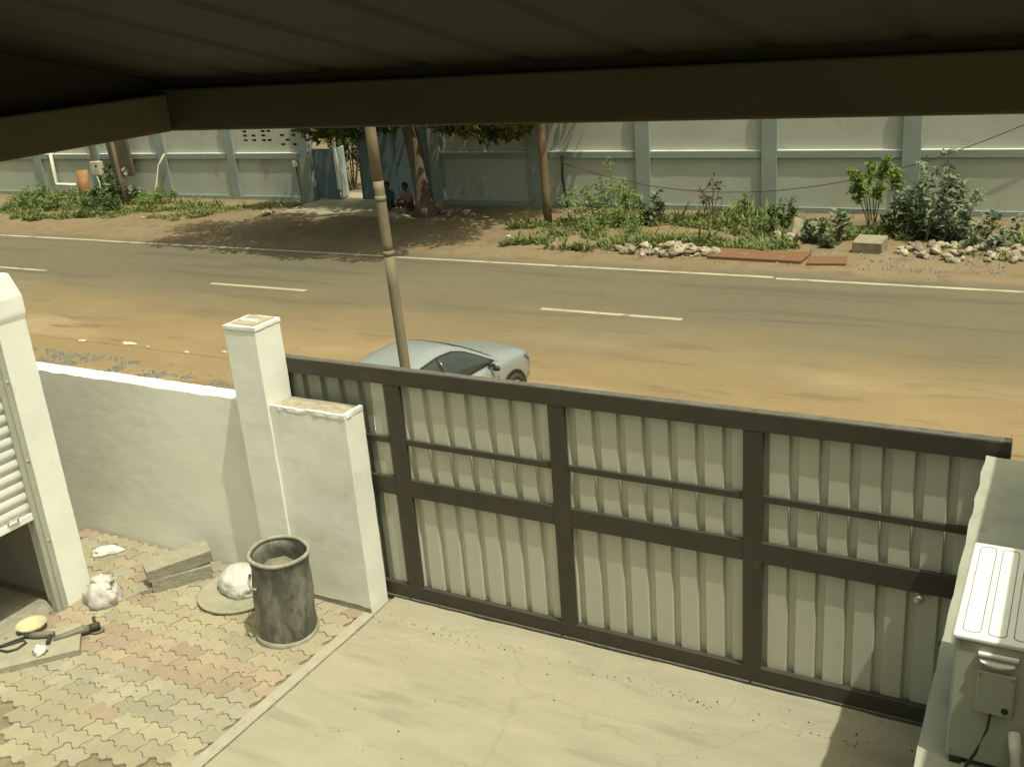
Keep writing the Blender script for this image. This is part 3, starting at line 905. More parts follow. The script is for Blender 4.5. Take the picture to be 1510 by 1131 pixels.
# ================================================================== far compound wall
FY = 24.3
fw = thing('far_wall', 'long grey panelled compound wall with blue grey columns and white ledges across the road', 'wall', (0, FY, 0))
colx = [(-39.7, -39.35), (-36.5, -36.15), (-33.3, -32.95), (-30.2, -29.85), (-26.98, -26.62), (-23.92, -23.6), (-20.98, -20.6), (-16.27, -15.92), (-13.12, -12.76), (-10.06, -9.69), (-6.86, -6.5), (-3.71, -3.33), (-.55, -.19), (2.6, 2.96), (5.75, 6.11)]
ZT = 3.1
for (a, c) in colx:
    b = MB(); b.roughbox(a, c, -.06, .2, 0, ZT, res=.25, amp=.006, sc=2, faces='xXyZ', seed=a); b.build('column', m_blue, fw)
for i in range(len(colx) - 1):
    if i == 6: continue
    a, c = colx[i][1], colx[i + 1][0]
    b = MB(); b.roughbox(a, c, .05, .2, .12, 1.28, res=.22, amp=.008, sc=1.5, faces='y', seed=i); b.build('lower_panel', m_farwall, fw)
    b = MB(); b.box(a, c, -.015, .2, 1.28, 1.435); b.build('tie_beam', m_blue, fw)
    b = MB(); b.box(a, c, -.012, .11, 1.4352, 1.452); b.build('ledge', m_ledge, fw)
    b = MB(); b.box(a, c, -.03, .2, -.05, .12); b.build('plinth', m_blue, fw)
    if i != 5:
        b = MB(); b.roughbox(a, c, .11, .2, 1.435, ZT, res=.3, amp=.008, sc=1.5, faces='y', seed=i + .5); b.build('upper_panel', m_farup, fw)
    else:
        # panel with open brickwork holes
        b = MB()
        xs = sorted(set([a, c] + [v for x0 in (-23.25, -22.9, -22.5, -22.27, -21.75, -21.55, -21.28) for v in (x0, x0 + .17)]))
        rows = [(1.655, 1.725, (-21.75, -21.28)), (1.79, 1.86, (-23.25, -22.9, -22.5, -22.27, -21.55)), (1.93, 2.0, (-23.25, -22.9, -22.5, -21.75, -21.28)), (2.06, 2.13, (-23.25, -22.5, -22.27, -21.28))]
        zs = sorted(set([1.435, ZT] + [z for rw in rows for z in rw[:2]]))
        for p in range(len(xs) - 1):
            for q in range(len(zs) - 1):
                hole = any(abs(zs[q] - rw[0]) < 1e-6 and any(abs(xs[p] - h) < 1e-6 for h in rw[2]) for rw in rows)
                if not hole:
                    b.box(xs[p], xs[p + 1], .11, .19, zs[q], zs[q + 1])
        b.build('pierced_panel', m_farup, fw)
        b = MB(); b.box(a, c, .192, .3, 1.435, ZT); b.build('backing', m_vent, fw)
fg = thing('blue_gate', 'dark blue grey sheet gate in the far wall with one narrow leaf standing open', 'gate', (-18.0, FY + .1, 0))
b = MB(); b.box(-2.58, -1.76, 0, .05, .06, 1.55); b.build('fixed_leaf', m_bluegate, fg)
b = MB(); b.box(-2.58, -1.76, -.012, -.001, .75, .80); b.build('leaf_brace', m_bluegate, fg)
b = MB(); b.box(-1.76, -1.67, -.02, .04, .35, 2.0); b.build('gate_stile', m_pvc, fg)
b = MB()
mt = Matrix.Translation((-1.66, .06, 0)) @ Matrix.Rotation(R_(112), 4, 'Z')
b.box(0, .70, 0, .04, .08, 1.55, mt); b.build('open_leaf', m_palegate, fg)
b = MB(); b.box(-.82, 1.72, 0, .05, .06, 2.2); b.build('closed_leaf', m_bluegate, fg)
b = MB(); b.box(-.862, -.824, -.02, .06, .06, 2.2); b.build('leaf_frame', m_bluegate, fg)
b = MB(); b.box(.5, .54, -.012, -.001, .1, 2.15); b.build('leaf_frame', m_bluegate, fg)
da = MB(); da.roughbox(-20.5, -15.9, 22.35, 25.6, 0, .03, res=.3, amp=.02, sc=1.5, faces='xyXYZ')
kind(da.build('gate_ramp', m_dirtslab), 'structure')
# inside the far compound
bw = MB(); bw.box(-60, -10, 52, 52.3, 0, 2.6); tag(bw.build('back_wall', m_farwall), 'low pale wall far behind the open gate', 'wall')

# ================================================================== vegetation
def leaf(mb, p, d, n, L, Wd):
    d = d.normalized(); s = d.cross(n)
    if s.length < 1e-4: s = d.orthogonal()
    s.normalize(); up_ = s.cross(d)
    mb.add([p, p + d * L * .45 + s * Wd * .5 + up_ * L * .06, p + d * L - up_ * L * .08, p + d * L * .45 - s * Wd * .5 + up_ * L * .06], [(0, 1, 2, 3)])
def rv():
    while True:
        v = Vector((random.uniform(-1, 1), random.uniform(-1, 1), random.uniform(-1, 1)))
        if .05 < v.length < 1: return v
def plant(name, label, x, y, h, wd, n, L, Wd, lm, stems=6, droop=.2, group=None, low=.15, cat='plant', stemmat=None, lean=0, clump=4):
    t = thing(name, label, cat, (x, y, 0), group=group)
    sm = MB(); fm = MB()
    tips = []
    mound = low < .3
    for k in range(stems):
        a = 2 * math.pi * k / stems + random.uniform(-.6, .6)
        rr = wd * .5 * math.sqrt(random.uniform(.02, 1.0))
        hh = h * random.uniform(.55, 1.0) * (1 - (.55 if mound else .22) * (rr / (wd * .5)) ** 1.5)
        if k == 0: rr, hh = wd * .15, h * (1 if mound else .9)
        bs = Vector((rr * math.cos(a), rr * math.sin(a), 0)) * (.72 if mound else .08)
        tip = Vector((rr * math.cos(a) + lean * hh, rr * math.sin(a), hh))
        mid = bs.lerp(tip, .55) + Vector((random.gauss(0, .05), random.gauss(0, .05), hh * .06)) * h
        pts = [bs, mid, tip]
        sm.tube([Vector((0, 0, -.12))] + pts, .012 * h + .004, 5, r1=.003)
        tips.append(pts)
    for i in range(n // clump):
        pts = random.choice(tips)
        u = random.uniform(low * (.35 if mound else 1), 1.0)
        p = pts[0].lerp(pts[1], u / .5) if u < .5 else pts[1].lerp(pts[2], (u - .5) / .5)
        for c in range(clump):
            d = rv(); d.z = d.z * .6 + .25 - droop * random.random()
            q = p + rv() * wd * (.13 - .07 * u)
            q.z = max(q.z, .02)
            leaf(fm, q, d, rv() * .5 + Vector((0, 0, 1)), L * random.choice((.45, .7, .9, 1.0, 1.2)) * random.uniform(.85, 1.1), Wd * random.uniform(.6, 1.1))
    sm.build('stem', stemmat or m_stem, t)
    fm.build('foliage', lm, t)
    return t

# the tree whose shade falls over the far gate
tr_ = thing('shade_tree', 'large spreading tree with a thick leaning trunk shading the far gate', 'tree', (-15.6, 22.8, 0))
b = MB()
P = [(0, 0, -.05), (-.0, 0, .25), (-.02, 0, .6), (-.10, .02, 1.4), (-.22, .02, 2.3), (-.30, .0, 3.0)]
b.tube([Vector(p) for p in P], [.42, .27, .21, .20, .20, .19], 14)
for v in range(len(b.v)):
    q = Vector(b.v[v]); d = noise.noise_vector(q * 3) * .05; b.v[v] = tuple(q + d)
b.build('trunk', m_bark, tr_, smooth=True)
lm_ = MB(); lf = MB()
top = Vector((-.3, 0, 3.0))
CC = Vector((.7, -3.3, 4.8))
lobes = []
for k in range(34):
    v = rv(); v = v.normalized() * random.uniform(.35, 1.0)
    c = CC + Vector((v.x * 3.7, v.y * 2.3, v.z * .9))
    lobes.append((c, random.uniform(.8, 1.25)))
lobes += [(Vector((2.1, .0, 2.45)), .7), (Vector((1.3, -.3, 2.6)), .55), (Vector((2.9, -.1, 2.5)), .65), (Vector((-3.7, .6, 2.45)), .7), (Vector((-2.9, .9, 2.4)), .65), (Vector((-2.0, .7, 2.5)), .6), (Vector((-1.1, .6, 2.7)), .7),
          (Vector((-4.3, -3.0, 4.4)), .9), (Vector((-3.5, -4.6, 4.6)), .8), (Vector((-2.4, -4.4, 4.6)), 1.0), (Vector((-1.0, -4.6, 4.5)), 1.0), (Vector((1.0, -4.7, 4.6)), 1.0), (Vector((2.6, -4.3, 4.6)), .9), (Vector((3.9, -3.2, 4.6)), .9),
          (Vector((1.5, .6, 4.2)), 1.1), (Vector((-1.5, .4, 4.4)), 1.1), (Vector((3.2, .6, 4.2)), 1.0), (Vector((4.2, -.6, 4.3)), .9), (Vector((-3.2, .6, 4.2)), 1.0),
          (Vector((2.6, -1.6, 4.3)), 1.0), (Vector((3.4, -1.9, 4.4)), 1.0), (Vector((1.4, -2.1, 4.6)), 1.1), (Vector((0, -1.2, 4.4)), 1.1), (Vector((-2.6, -1.8, 4.5)), 1.1), (Vector((-1.4, -3.0, 4.6)), 1.1),
          (Vector((1.9, .9, 3.4)), .9), (Vector((3.0, .9, 3.3)), .9), (Vector((4.1, .6, 3.5)), .8), (Vector((-5.0, .3, 3.2)), .8), (Vector((.6, .8, 3.3)), .8)]
for (c, rr) in lobes:
    mid = top.lerp(c, .5) + Vector((0, 0, .25))
    lm_.tube([top, mid, c], .07, 6, r1=.015)
lm_.build('limbs', m_bark, tr_, smooth=True)
for (c, rr) in lobes:
    for i in range(int(560 * rr)):
        v = rv(); p = c + Vector((v.x * rr, v.y * rr, v.z * rr * .7))
        d = Vector((random.gauss(0, .6), random.gauss(0, .6), -.5 + random.gauss(0, .35)))
        leaf(lf, p, d, rv(), random.uniform(.18, .32), random.uniform(.09, .15))
lf.build('crown', L_neem, tr_)

plant('leafy_shrub', 'dark leafy bush growing just inside the open blue gate', -20.6, 26.2, 2.9, 2.2, 1500, .2, .11, L_dark, 10, low=.3)
plant('leafy_shrub', 'green bush seen through the gap of the blue gate', -21.6, 30.5, 2.2, 2.4, 900, .2, .11, L_weed, 9)
# right-hand verge
plant('roadside_weed', 'tall pale green weed with a pointed spire right of the rusty pole', -10.2, 22.6, 1.45, 2.1, 1300, .15, .06, L_weed, 16, lean=-.16)
plant('milkweed', 'small grey green milkweed beside the tall pale weed', -9.0, 22.7, .8, 1.0, 260, .2, .12, L_calo, 6)
plant('roadside_weed', 'light green bushy weed left of the milkweed at the wall', -9.5, 22.0, .6, 2.4, 1000, .13, .05, L_weed, 16)
plant('dry_shrub', 'thin dark dried shrub against the far wall', -7.75, 23.2, 1.05, .9, 150, .16, .05, m_dryleaf, 8, stemmat=m_twig, droop=.6, low=.6)
plant('roadside_weed', 'pale upright weed standing right of the dried shrub', -6.95, 22.9, .7, .8, 320, .13, .05, L_bright, 7)
plant('roadside_weed', 'dark green round weed left of the fallen white rubble', -5.75, 22.2, .85, 1.2, 520, .14, .07, L_dark, 8)
plant('milkweed', 'grey green milkweed with broad leaves left of the square concrete block', -4.6, 21.3, .75, 1.2, 320, .2, .12, L_calo, 7)
plant('leafy_shrub', 'bright green shrub on a bare stem standing left of the large milkweed', -3.95, 22.5, 1.75, 1.45, 1000, .15, .08, L_bright, 8, low=.55)
plant('milkweed', 'large dark milkweed shrub with broad pale tipped leaves behind the block', -2.75, 22.2, 1.85, 1.8, 1100, .2, .11, L_calo, 20, low=.2)
plant('leafy_shrub', 'dark green growth filling the foot of the large milkweed', -3.2, 22.35, 1.0, 1.3, 600, .14, .08, L_dark, 9)
plant('milkweed', 'low grey green milkweed at the right end of the verge', -1.75, 21.7, .65, 1.5, 420, .18, .11, L_calo, 9)
plant('milkweed', 'low spreading milkweed furthest right against the far wall', -.7, 22.3, .75, 1.5, 420, .18, .11, L_calo, 9)
# left-hand verge
plant('broadleaf_plant', 'tall dark broad leaved plant in front of the brown board', -28.5, 23.3, 1.35, 1.4, 420, .26, .15, L_dark, 8)
plant('broadleaf_plant', 'pale broad leaved plant beside the leaning wooden post', -27.7, 23.2, 1.05, 1.0, 220, .24, .14, L_calo, 6)
plant('roadside_weed', 'wide low green weed under the rusty curved sheet', -29.6, 22.4, .5, 2.4, 900, .16, .08, L_weed, 12)
plant('roadside_weed', 'dark low weed clump at the foot of the leaning post', -27.4, 21.9, .5, 2.2, 800, .16, .08, L_dark, 12)
plant('roadside_weed', 'loose green weed clump furthest left below the white drain pipe', -31.4, 22.6, .65, 2.2, 800, .17, .08, L_weed, 12)
plant('roadside_weed', 'light green weed left of the white cable on the far wall', -26.3, 23.2, .55, 1.8, 600, .14, .07, L_bright, 9)

# grass and ground cover
gs = MB()
def grass(x0, x1, y0, y1, n, h, seed, th=-.02):
    for i in range(n):
        x = random.uniform(x0, x1); y = random.uniform(y0, y1)
        f = noise.noise((x * .5 + seed, y * .8, 0)) + .45 * noise.noise((x * 1.9, y * 1.9, seed)) + .3 * noise.noise((x * 5, y * 5, seed))
        e = min((x - x0) / 1.6, (x1 - x) / 1.6, (y - y0) / 1.1, (y1 - y) / .6, 1)
        if f < th + .55 * (1 - e): continue
        tall = .35 + 1.3 * max(0, f - th) ** .8
        big = random.random() < .06
        for k in range(2):
            a = random.uniform(0, 6.28); hh = h * tall * random.uniform(.4, 1.3) * (2.0 if big else 1)
            p = Vector((x + random.gauss(0, .05), y + random.gauss(0, .05), 0))
            d = Vector((math.cos(a) * .7, math.sin(a) * .7, random.uniform(.25, 1.1) + (.8 if big else 0)))
            leaf(gs, p, d, Vector((0, 0, 1)), hh, (.02 + hh * .07) if big else (.03 + hh * random.uniform(.08, .3)))
grass(-12.4, -4.2, 19.7, 22.9, 11500, .16, 1, -.12)
grass(-9.8, .8, 21.2, 24.0, 6000, .19, 2, -.1)
grass(-4.9, .8, 19.8, 21.6, 2200, .12, 4, .08)
grass(-34, -22.6, 20.3, 24.0, 13000, .16, 3, -.08)
grass(-25.5, -20.4, 21.2, 24.2, 2200, .10, 9, .0)
kind(gs.build('grass', L_grass), 'stuff')

# ================================================================== rubble, plate and block on the far verge
stone_meshes = []
for k in range(5):
    me = bpy.data.meshes.new('stone')
    bm = bmesh.new()
    bmesh.ops.create_icosphere(bm, subdivisions=1, radius=1)
    for v in bm.verts:
        v.co = v.co * (1 + .45 * noise.noise(v.co * 1.4 + Vector((k * 7.3, 0, 0))))
        v.co = Vector((v.co.x * 1.25, v.co.y * .8, v.co.z * .6))
    bm.to_mesh(me); bm.free()
    me.materials.append(m_stone if k % 2 else m_stonep)
    stone_meshes.append(me)
def rubble(label, group, cx, cy, rx, ry, n, smin, smax, pile=.18):
    for i in range(n):
        a = random.uniform(0, 6.28); q = math.sqrt(random.random())
        o = bpy.data.objects.new('rubble_stone', random.choice(stone_meshes))
        COL.objects.link(o)
        s = random.uniform(smin, smax)
        z = pile * (1 - q) * random.uniform(.3, 1)
        o.location = (cx + rx * q * math.cos(a), cy + ry * q * math.sin(a), s * .35 + z)
        o.rotation_euler = (random.uniform(-.5, .5), random.uniform(-.5, .5), random.uniform(0, 6.28))
        o.scale = (s, s, s)
        tag(o, label, 'stone', group)
rubble('grey rubble stone in the heap left of the rusty plate', 'grey rubble heap left of the rusty plate', -7.55, 19.85, 1.15, .42, 85, .04, .13)
rubble('pale rubble stone strewn below the large milkweed', 'pale rubble strewn right of the square block', -2.1, 20.75, 1.1, .7, 70, .04, .12, .10)
rubble('pale rubble stone lying at the right end of the verge', 'pale rubble at the right end of the verge', -.75, 20.9, .75, .75, 60, .04, .12, .14)
rubble('stone lying in the weeds near the fallen white rubble', 'stones in the weeds', -5.3, 21.4, .5, .35, 9, .08, .17, .05)
rubble('stone lying at the left edge of the far gate ramp', 'stones by the far gate ramp', -20.3, 22.6, .8, .6, 12, .05, .12, .03)
rubble('stone lying by the foot of the shade tree', 'stones by the shade tree', -14.9, 22.9, .8, .5, 10, .06, .13, .02)
gv = MB()
def gravel(x0, x1, y0, y1, n, s0, s1):
    for i in range(n):
        x = random.uniform(x0, x1); y = random.uniform(y0, y1); s = random.uniform(s0, s1)
        if noise.noise((x * 1.1, y * 1.5, 4)) < -.12: continue
        vs = [(x + s * random.uniform(.6, 1.2), y, 0), (x, y + s * random.uniform(.6, 1.2), 0), (x - s * random.uniform(.6, 1.2), y, 0), (x, y - s * random.uniform(.6, 1.2), 0), (x + random.gauss(0, s * .2), y + random.gauss(0, s * .2), s * random.uniform(.6, 1))]
        gv.cur = random.choice((0, 0, 1))
        gv.add(vs, [(0, 1, 4), (1, 2, 4), (2, 3, 4), (3, 0, 4)])
gravel(-16.3, -13.4, 10.35, 10.95, 420, .025, .065)
gravel(-12.9, -10.9, 10.0, 10.6, 420, .025, .065)
gravel(-14.5, -11.5, 10.3, 11.0, 160, .015, .04)
gravel(-5.2, -1.2, 19.2, 20.6, 260, .02, .05)
gravel(-24, -11, 18.75, 20.5, 500, .012, .04)
gravel(-34, -24, 18.8, 20.8, 260, .015, .045)
gravel(-4.5, 1, 18.75, 19.6, 200, .012, .035)
gravel(-14, 0, 11.0, 13.6, 160, .01, .025)
gravel(-9, -6, 19.2, 20.1, 120, .02, .05)
kind(gv.build('gravel', [m_stone, m_toolgrey]), 'stuff')
gv = MB()
def grit(x0, x1, y0, y1, n, z0):
    for i in range(n):
        x = random.uniform(x0, x1); y = random.uniform(y0, y1); q = random.uniform(.003, .011)
        gv.cur = random.choice((0, 0, 1))
        gv.add([(x + q, y, z0), (x, y + q, z0), (x - q, y, z0), (x, y - q * .8, z0), (x, y, z0 + q)], [(0, 1, 4), (1, 2, 4), (2, 3, 4), (3, 0, 4)])
grit(-5.1, -.6, 6.05, 6.42, 260, .042)
grit(-5.1, -.6, 4.6, 6.2, 120, .034)
grit(-8, -5.3, 4.2, 6.3, 240, .034)
kind(gv.build('grit', [m_stone, m_dark]), 'stuff')
b = MB(); b.box(-.95, .95, -.38, .38, .03, .055); b.box(-.95, .95, -.40, -.375, -.0, .06)
o = tag(b.build('rusty_plate', m_plate, loc=(-5.65, 19.85, .0)), 'long flat rusty steel plate lying on the verge by the road', 'plate'); o.rotation_euler = (0, 0, R_(-2))
b = MB(); b.box(-.36, .36, -.3, .3, .0, .03)
o = tag(b.build('rusty_plate', m_plate, loc=(-4.28, 19.7, .01)), 'short rusty plate offcut right of the long rusty plate', 'plate'); o.rotation_euler = (0, 0, R_(9))
b = MB(); b.roughbox(-.28, .28, -.26, .26, 0, .24, res=.08, amp=.008, sc=6, seed=3)
o = tag(b.build('concrete_block', mat('brownish_concrete', (.25, .215, .155), (.20, .17, .12), 4, .95, bump=.4), loc=(-3.68, 20.75, 0)), 'square brownish concrete block sitting on the verge below the shrubs', 'block'); o.rotation_euler = (R_(6), 0, R_(-4))
b = MB(); b.box(-.25, .25, -.05, .05, 0, .42)
o = tag(b.build('broken_slab', m_stone, loc=(-5.25, 21.6, 0)), 'broken grey slab leaning among weeds left of the milkweed', 'slab'); o.rotation_euler = (R_(-35), R_(25), .6)
scr = [(-15.6, 11.5, .16, 'near', 'small pale scrap furthest left on the sandy shoulder'), (-14.55, 11.62, .34, 'near', 'longest pale streak of litter on the sandy shoulder'),
       (-14.02, 11.58, .07, 'near', 'tiny pale scrap at the right tip of the longest litter streak'), (-13.05, 11.55, .11, 'near', 'small pale scrap halfway between the litter streak and the gate pillar'),
       (-12.4, 11.75, .11, 'near', 'small pale scrap just left of the tall gate pillar'),
       (-28.6, 20.9, .13, 'far', 'white litter scrap in the grass below the meter box'), (-29.2, 20.7, .10, 'far', 'smaller white scrap left of another in the grass below the meter box'),
       (-24.8, 21.3, .11, 'far', 'lone white scrap in thin grass left of the tree shade'), (-13.7, 22.75, .17, 'far', 'pale scrap on bare dirt right of the tree trunk'),
       (-13.2, 23.2, .13, 'far', 'pale scrap close to the far wall right of the tree trunk'), (-11.9, 20.75, .10, 'far', 'small pale scrap on dirt in front of the rusty pole')]
for i, (x, y, s, side_, lab) in enumerate(scr):
    o = blob('litter_scrap', m_scrap if side_ == 'far' else m_pale, (s * .6, s * (.2 if s > .2 else .3), .014), amp=.7, seed=i * 3.1, sub=3, sc=2.0)
    o.location = (x, y, .006)
    o.rotation_euler = (0, 0, random.uniform(-.3, .3))
    tag(o, lab, 'litter', 'scraps on the near shoulder' if side_ == 'near' else 'scraps on the far verge')

# ================================================================== left end of the far wall: pipes, posts, meter box
b = MB(); b.tube([(-32.2, 24.18, 2.2), (-32.25, 24.18, .46), (-32.2, 24.18, .40), (-31.2, 24.15, .40)], .06, 10)
tag(b.build('drain_pipe', m_pvc, smooth=True), 'white l shaped drain pipe on the far wall at the left', 'pipe')
mb_ = thing('meter_box', 'pale square electric meter box on a post in front of the far wall', 'meter box', (-29.6, 23.9, 0))
b = MB(); b.box(-.22, .22, -.1, .1, .80, 1.26); b.build('box', m_box, mb_, bevel=.015)
b = MB(); b.box(.05, .12, -.112, -.1, 1.08, 1.16); b.build('window', m_dark, mb_)
b = MB(); b.box(-.19, .19, -.108, -.1005, .84, 1.05); b.build('door_panel', m_box, mb_)
b = MB(); b.tube([(-.25, .05, 2.4), (-.10, .05, 1.2), (.03, .05, 0)], .06, 8); b.build('post', m_brown, mb_)
b = MB(); b.tube([(.0, -.08, .8), (.12, -.12, .55), (.16, -.2, .25), (.0, -.3, .05), (-.25, -.35, .06), (-.35, -.3, .1)], .02, 6); b.build('cable', m_pvc, mb_)
b = MB()
vs = []
for k in range(9):
    a = R_(-70 + 140 * k / 8)
    for z in (0, .5, 1.0):
        vs.append((.28 * math.sin(a) - .16 * z, -.3 * math.cos(a) + .2 * z, z))
b.add(vs, [(k * 3 + q, (k + 1) * 3 + q, (k + 1) * 3 + q + 1, k * 3 + q + 1) for k in range(8) for q in range(2)])
o = tag(b.build('rusty_sheet', m_orange, loc=(-29.95, 23.6, .02), smooth=True), 'rusty curved metal sheet leaning below the meter box', 'metal sheet')
s = o.modifiers.new('thick', 'SOLIDIFY'); s.thickness = .012
b = MB(); b.box(-.42, .42, -.05, .05, .75, 2.3); b.box(-.5, -.42, -.04, .04, 0, 2.3); b.box(-.58, -.53, -.04, .04, .6, 2.3)
o = tag(b.build('brown_board', m_brown, loc=(-28.3, 24.0, 0)), 'dark brown upright board on posts behind the broad leaved plant', 'board'); o.rotation_euler = (0, R_(-4), 0)
b = MB(); b.tube([(-27.3, 22.9, 0), (-27.45, 22.95, .9), (-27.55, 23.0, 2.5)], [.075, .065, .05], 8)
tag(b.build('wooden_post', m_bark, smooth=True), 'thin brown wooden post leaning left of the white cable', 'post')
b = MB(); b.tube([(-26.55, 24.15, 1.45), (-26.85, 24.1, 1.1), (-27.0, 24.0, .5), (-27.1, 23.8, .05)], .03, 7)
tag(b.build('white_cable', m_pvc, smooth=True), 'thin white cable hanging from the ledge of the far wall', 'cable')
sb = thing('switch_box', 'small white switch box with dark conduit on the panel left of the far gate', 'switch box', (-21.2, 24.31, 1.12))
b = MB(); b.box(-.07, .07, -.06, .0, -.09, .09); b.build('box', m_pvc, sb, bevel=.01)
b = MB(); b.tube([(.02, -.02, -.09), (.04, -.02, -.5), (.08, -.02, -.95)], .018, 6); b.build('conduit', m_dark, sb)
b = MB(); b.tube([(-12.1, 24.2, 1.35), (-12.12, 24.2, .8), (-12.0, 24.15, .0)], .035, 7)
tag(b.build('wall_stake', m_dark, smooth=True), 'dark stake against the far wall holding the sagging wire', 'stake')
b = MB()
pts = []
A_, B_, C_ = Vector((-12.1, 24.18, 1.18)), Vector((-6.6, 24.0, .42)), Vector((-.4, 24.15, 2.35))
for k in range(25):
    t = k / 24
    x = A_.x + (C_.x - A_.x) * t
    z = 1.18 + (x + 12.1) * -.32 + .0365 * (x + 12.1) ** 2
    pts.append((x, 24.15, max(z, .35)))
b.tube(pts, .010, 5)
tag(b.build('sagging_wire', m_dark), 'thin dark wire sagging along the far wall', 'wire')

# ================================================================== car
def make_car():
    t = thing('parked_car', 'silver saloon car parked nose away just beyond the gate', 'car', CAR_LOC, CAR_ROT)
    t.scale = (.82, .82, .80)
    L2 = 2.15
    def zb(x):      # shoulder / bonnet line
        if x > .85: return .98 - .04 * (x - .85) - .16 * max(0, (x - .85) / 1.3) ** 2.2
        if x < -1.35: return 1.0 - .03 * (-1.35 - x)
        return .96 + .02 * (-(x - .85) / 2.2)
    def hw(x):
        u = abs(x) / L2
        return .855 * (1 - .16 * max(0, (u - .55) / .45) ** 2.2) * (1 if u < .97 else .96)
    def zlow(x):
        return .2 + .12 * max(0, (abs(x) - 1.75) / .4)
    xs = [-2.15, -2.12, -2.0, -1.8, -1.55, -1.3, -1.0, -.6, -.2, .2, .5, .8, .95, 1.1, 1.3, 1.5, 1.7, 1.85, 2.0, 2.1, 2.15]
    b = MB(); rings = []
    for x in xs:
        e = 1.0
        if abs(x) > 2.05: e = .93 if abs(x) < 2.14 else .84
        w_, zz, zl = hw(x) * e, zb(x), zlow(x)
        if abs(x) > 2.05:
            zz = zz - (.05 if abs(x) < 2.14 else .16)
        half = [(0, zl), (w_ * .80, zl), (w_ * .97, zl + .10), (w_, zl + .28), (w_ * .985, (zl + zz) / 2 + .06), (w_ * 1.0, zz - .16), (w_ * .965, zz - .06), (w_ * .90, zz - .01), (w_ * .6, zz + .035), (w_ * .3, zz + .055), (0, zz + .06)]
        rings.append([(x, -yy, z_) for yy, z_ in half] + [(x, yy, z_) for yy, z_ in half[1:-1]][::-1])
    n = len(rings[0])
    b.add([p for rg in rings for p in rg], [(i * n + k, i * n + (k + 1) % n, (i + 1) * n + (k + 1) % n, (i + 1) * n + k) for i in range(len(xs) - 1) for k in range(n)] + [tuple(range(n)), tuple((len(xs) - 1) * n + k for k in range(n))[::-1]])
    body = b.build('body', m_paint, t, smooth=True)
    # cabin
    def zr(x):
        pts = [(-1.95, 1.02), (-1.6, 1.17), (-1.2, 1.335), (-.7, 1.445), (-.2, 1.48), (.15, 1.455), (.4, 1.37), (.7, 1.205), (1.0, 1.02), (1.08, .97)]
        for (a, za), (c, zc) in zip(pts, pts[1:]):
            if a <= x <= c:
                u = (x - a) / (c - a); return za + (zc - za) * u
        return pts[0][1] if x < pts[0][0] else pts[-1][1]
    def side(x, z):
        zz = zb(x) - .02
        wb = hw(x) * .93
        u = max(0, min(1, (z - zz) / .5))
        return wb - .27 * u - .03 * u * u
    xc = [-1.95, -1.75, -1.5, -1.2, -.9, -.5, -.1, .15, .4, .6, .8, 1.0, 1.08]
    b = MB(); rings = []
    for x in xc:
        zt = zr(x); z0 = zb(x) - .05
        hts = [z0 + (zt - .05 - z0) * q for q in (0, .35, .7, 1.0)]
        half = [(side(x, max(h_, z0)), h_) for h_ in hts]
        we = half[-1][0]
        half += [(we - .05, zt - .012), (we * .6, zt + .012), (we * .3, zt + .022), (0, zt + .025)]
        rings.append([(x, -yy, z_) for yy, z_ in half] + [(x, yy, z_) for yy, z_ in half[:-1]][::-1])
    n = len(rings[0])
    b.add([p for rg in rings for p in rg], [(i * n + k, i * n + k + 1, (i + 1) * n + k + 1, (i + 1) * n + k) for i in range(len(xc) - 1) for k in range(n - 1)])
    b.build('roof', m_paint, t, smooth=True)
    def side_glass(name, x0, x1, sgn, mtl, zpad0, zpad1, off):
        b = MB(); vs = []; k = 18
        for i in range(k + 1):
            x = x0 + (x1 - x0) * i / k
            lo = zb(x) + zpad0
            hi = max(lo + .004, zr(x) - zpad1)
            for q in range(4):
                z = lo + (hi - lo) * q / 3
                vs.append((x, sgn * (side(x, z) + off), z))
        fs = [(i * 4 + q, (i + 1) * 4 + q, (i + 1) * 4 + q + 1, i * 4 + q + 1) for i in range(k) for q in range(3)]
        b.add(vs, fs if sgn < 0 else [f[::-1] for f in fs])
        o = b.build(name, mtl, t, smooth=True)
        s = o.modifiers.new('thick', 'SOLIDIFY'); s.thickness = .004
    for sg in (-1, 1):
        side_glass('window_trim', -1.48, .93, sg, m_blacktrim, .012, .075, .004)
        side_glass('window', -1.40, -.30, sg, m_glass, .03, .098, .009)
        side_glass('window', -.24, .84, sg, m_glass, .03, .098, .009)
    def cross_glass(name, xa, xb, pad):
        b = MB(); vs = []; k = 8
        for i in range(k + 1):
            x = xa + (xb - xa) * i / k
            zt = zr(x); we = side(x, zt - .05) - pad
            for q in range(9):
                yy = we * (q / 4 - 1)
                vs.append((x, yy, zt + .025 - .03 * (abs(yy) / (we + pad)) ** 2 + .008))
        b.add(vs, [(i * 9 + q, (i + 1) * 9 + q, (i + 1) * 9 + q + 1, i * 9 + q + 1) for i in range(k) for q in range(8)])
        o = b.build(name, m_glass, t, smooth=True)
        s = o.modifiers.new('thick', 'SOLIDIFY'); s.thickness = .004
    cross_glass('windscreen', .32, 1.0, .09)
    cross_glass('rear_window', -1.82, -1.12, .10)
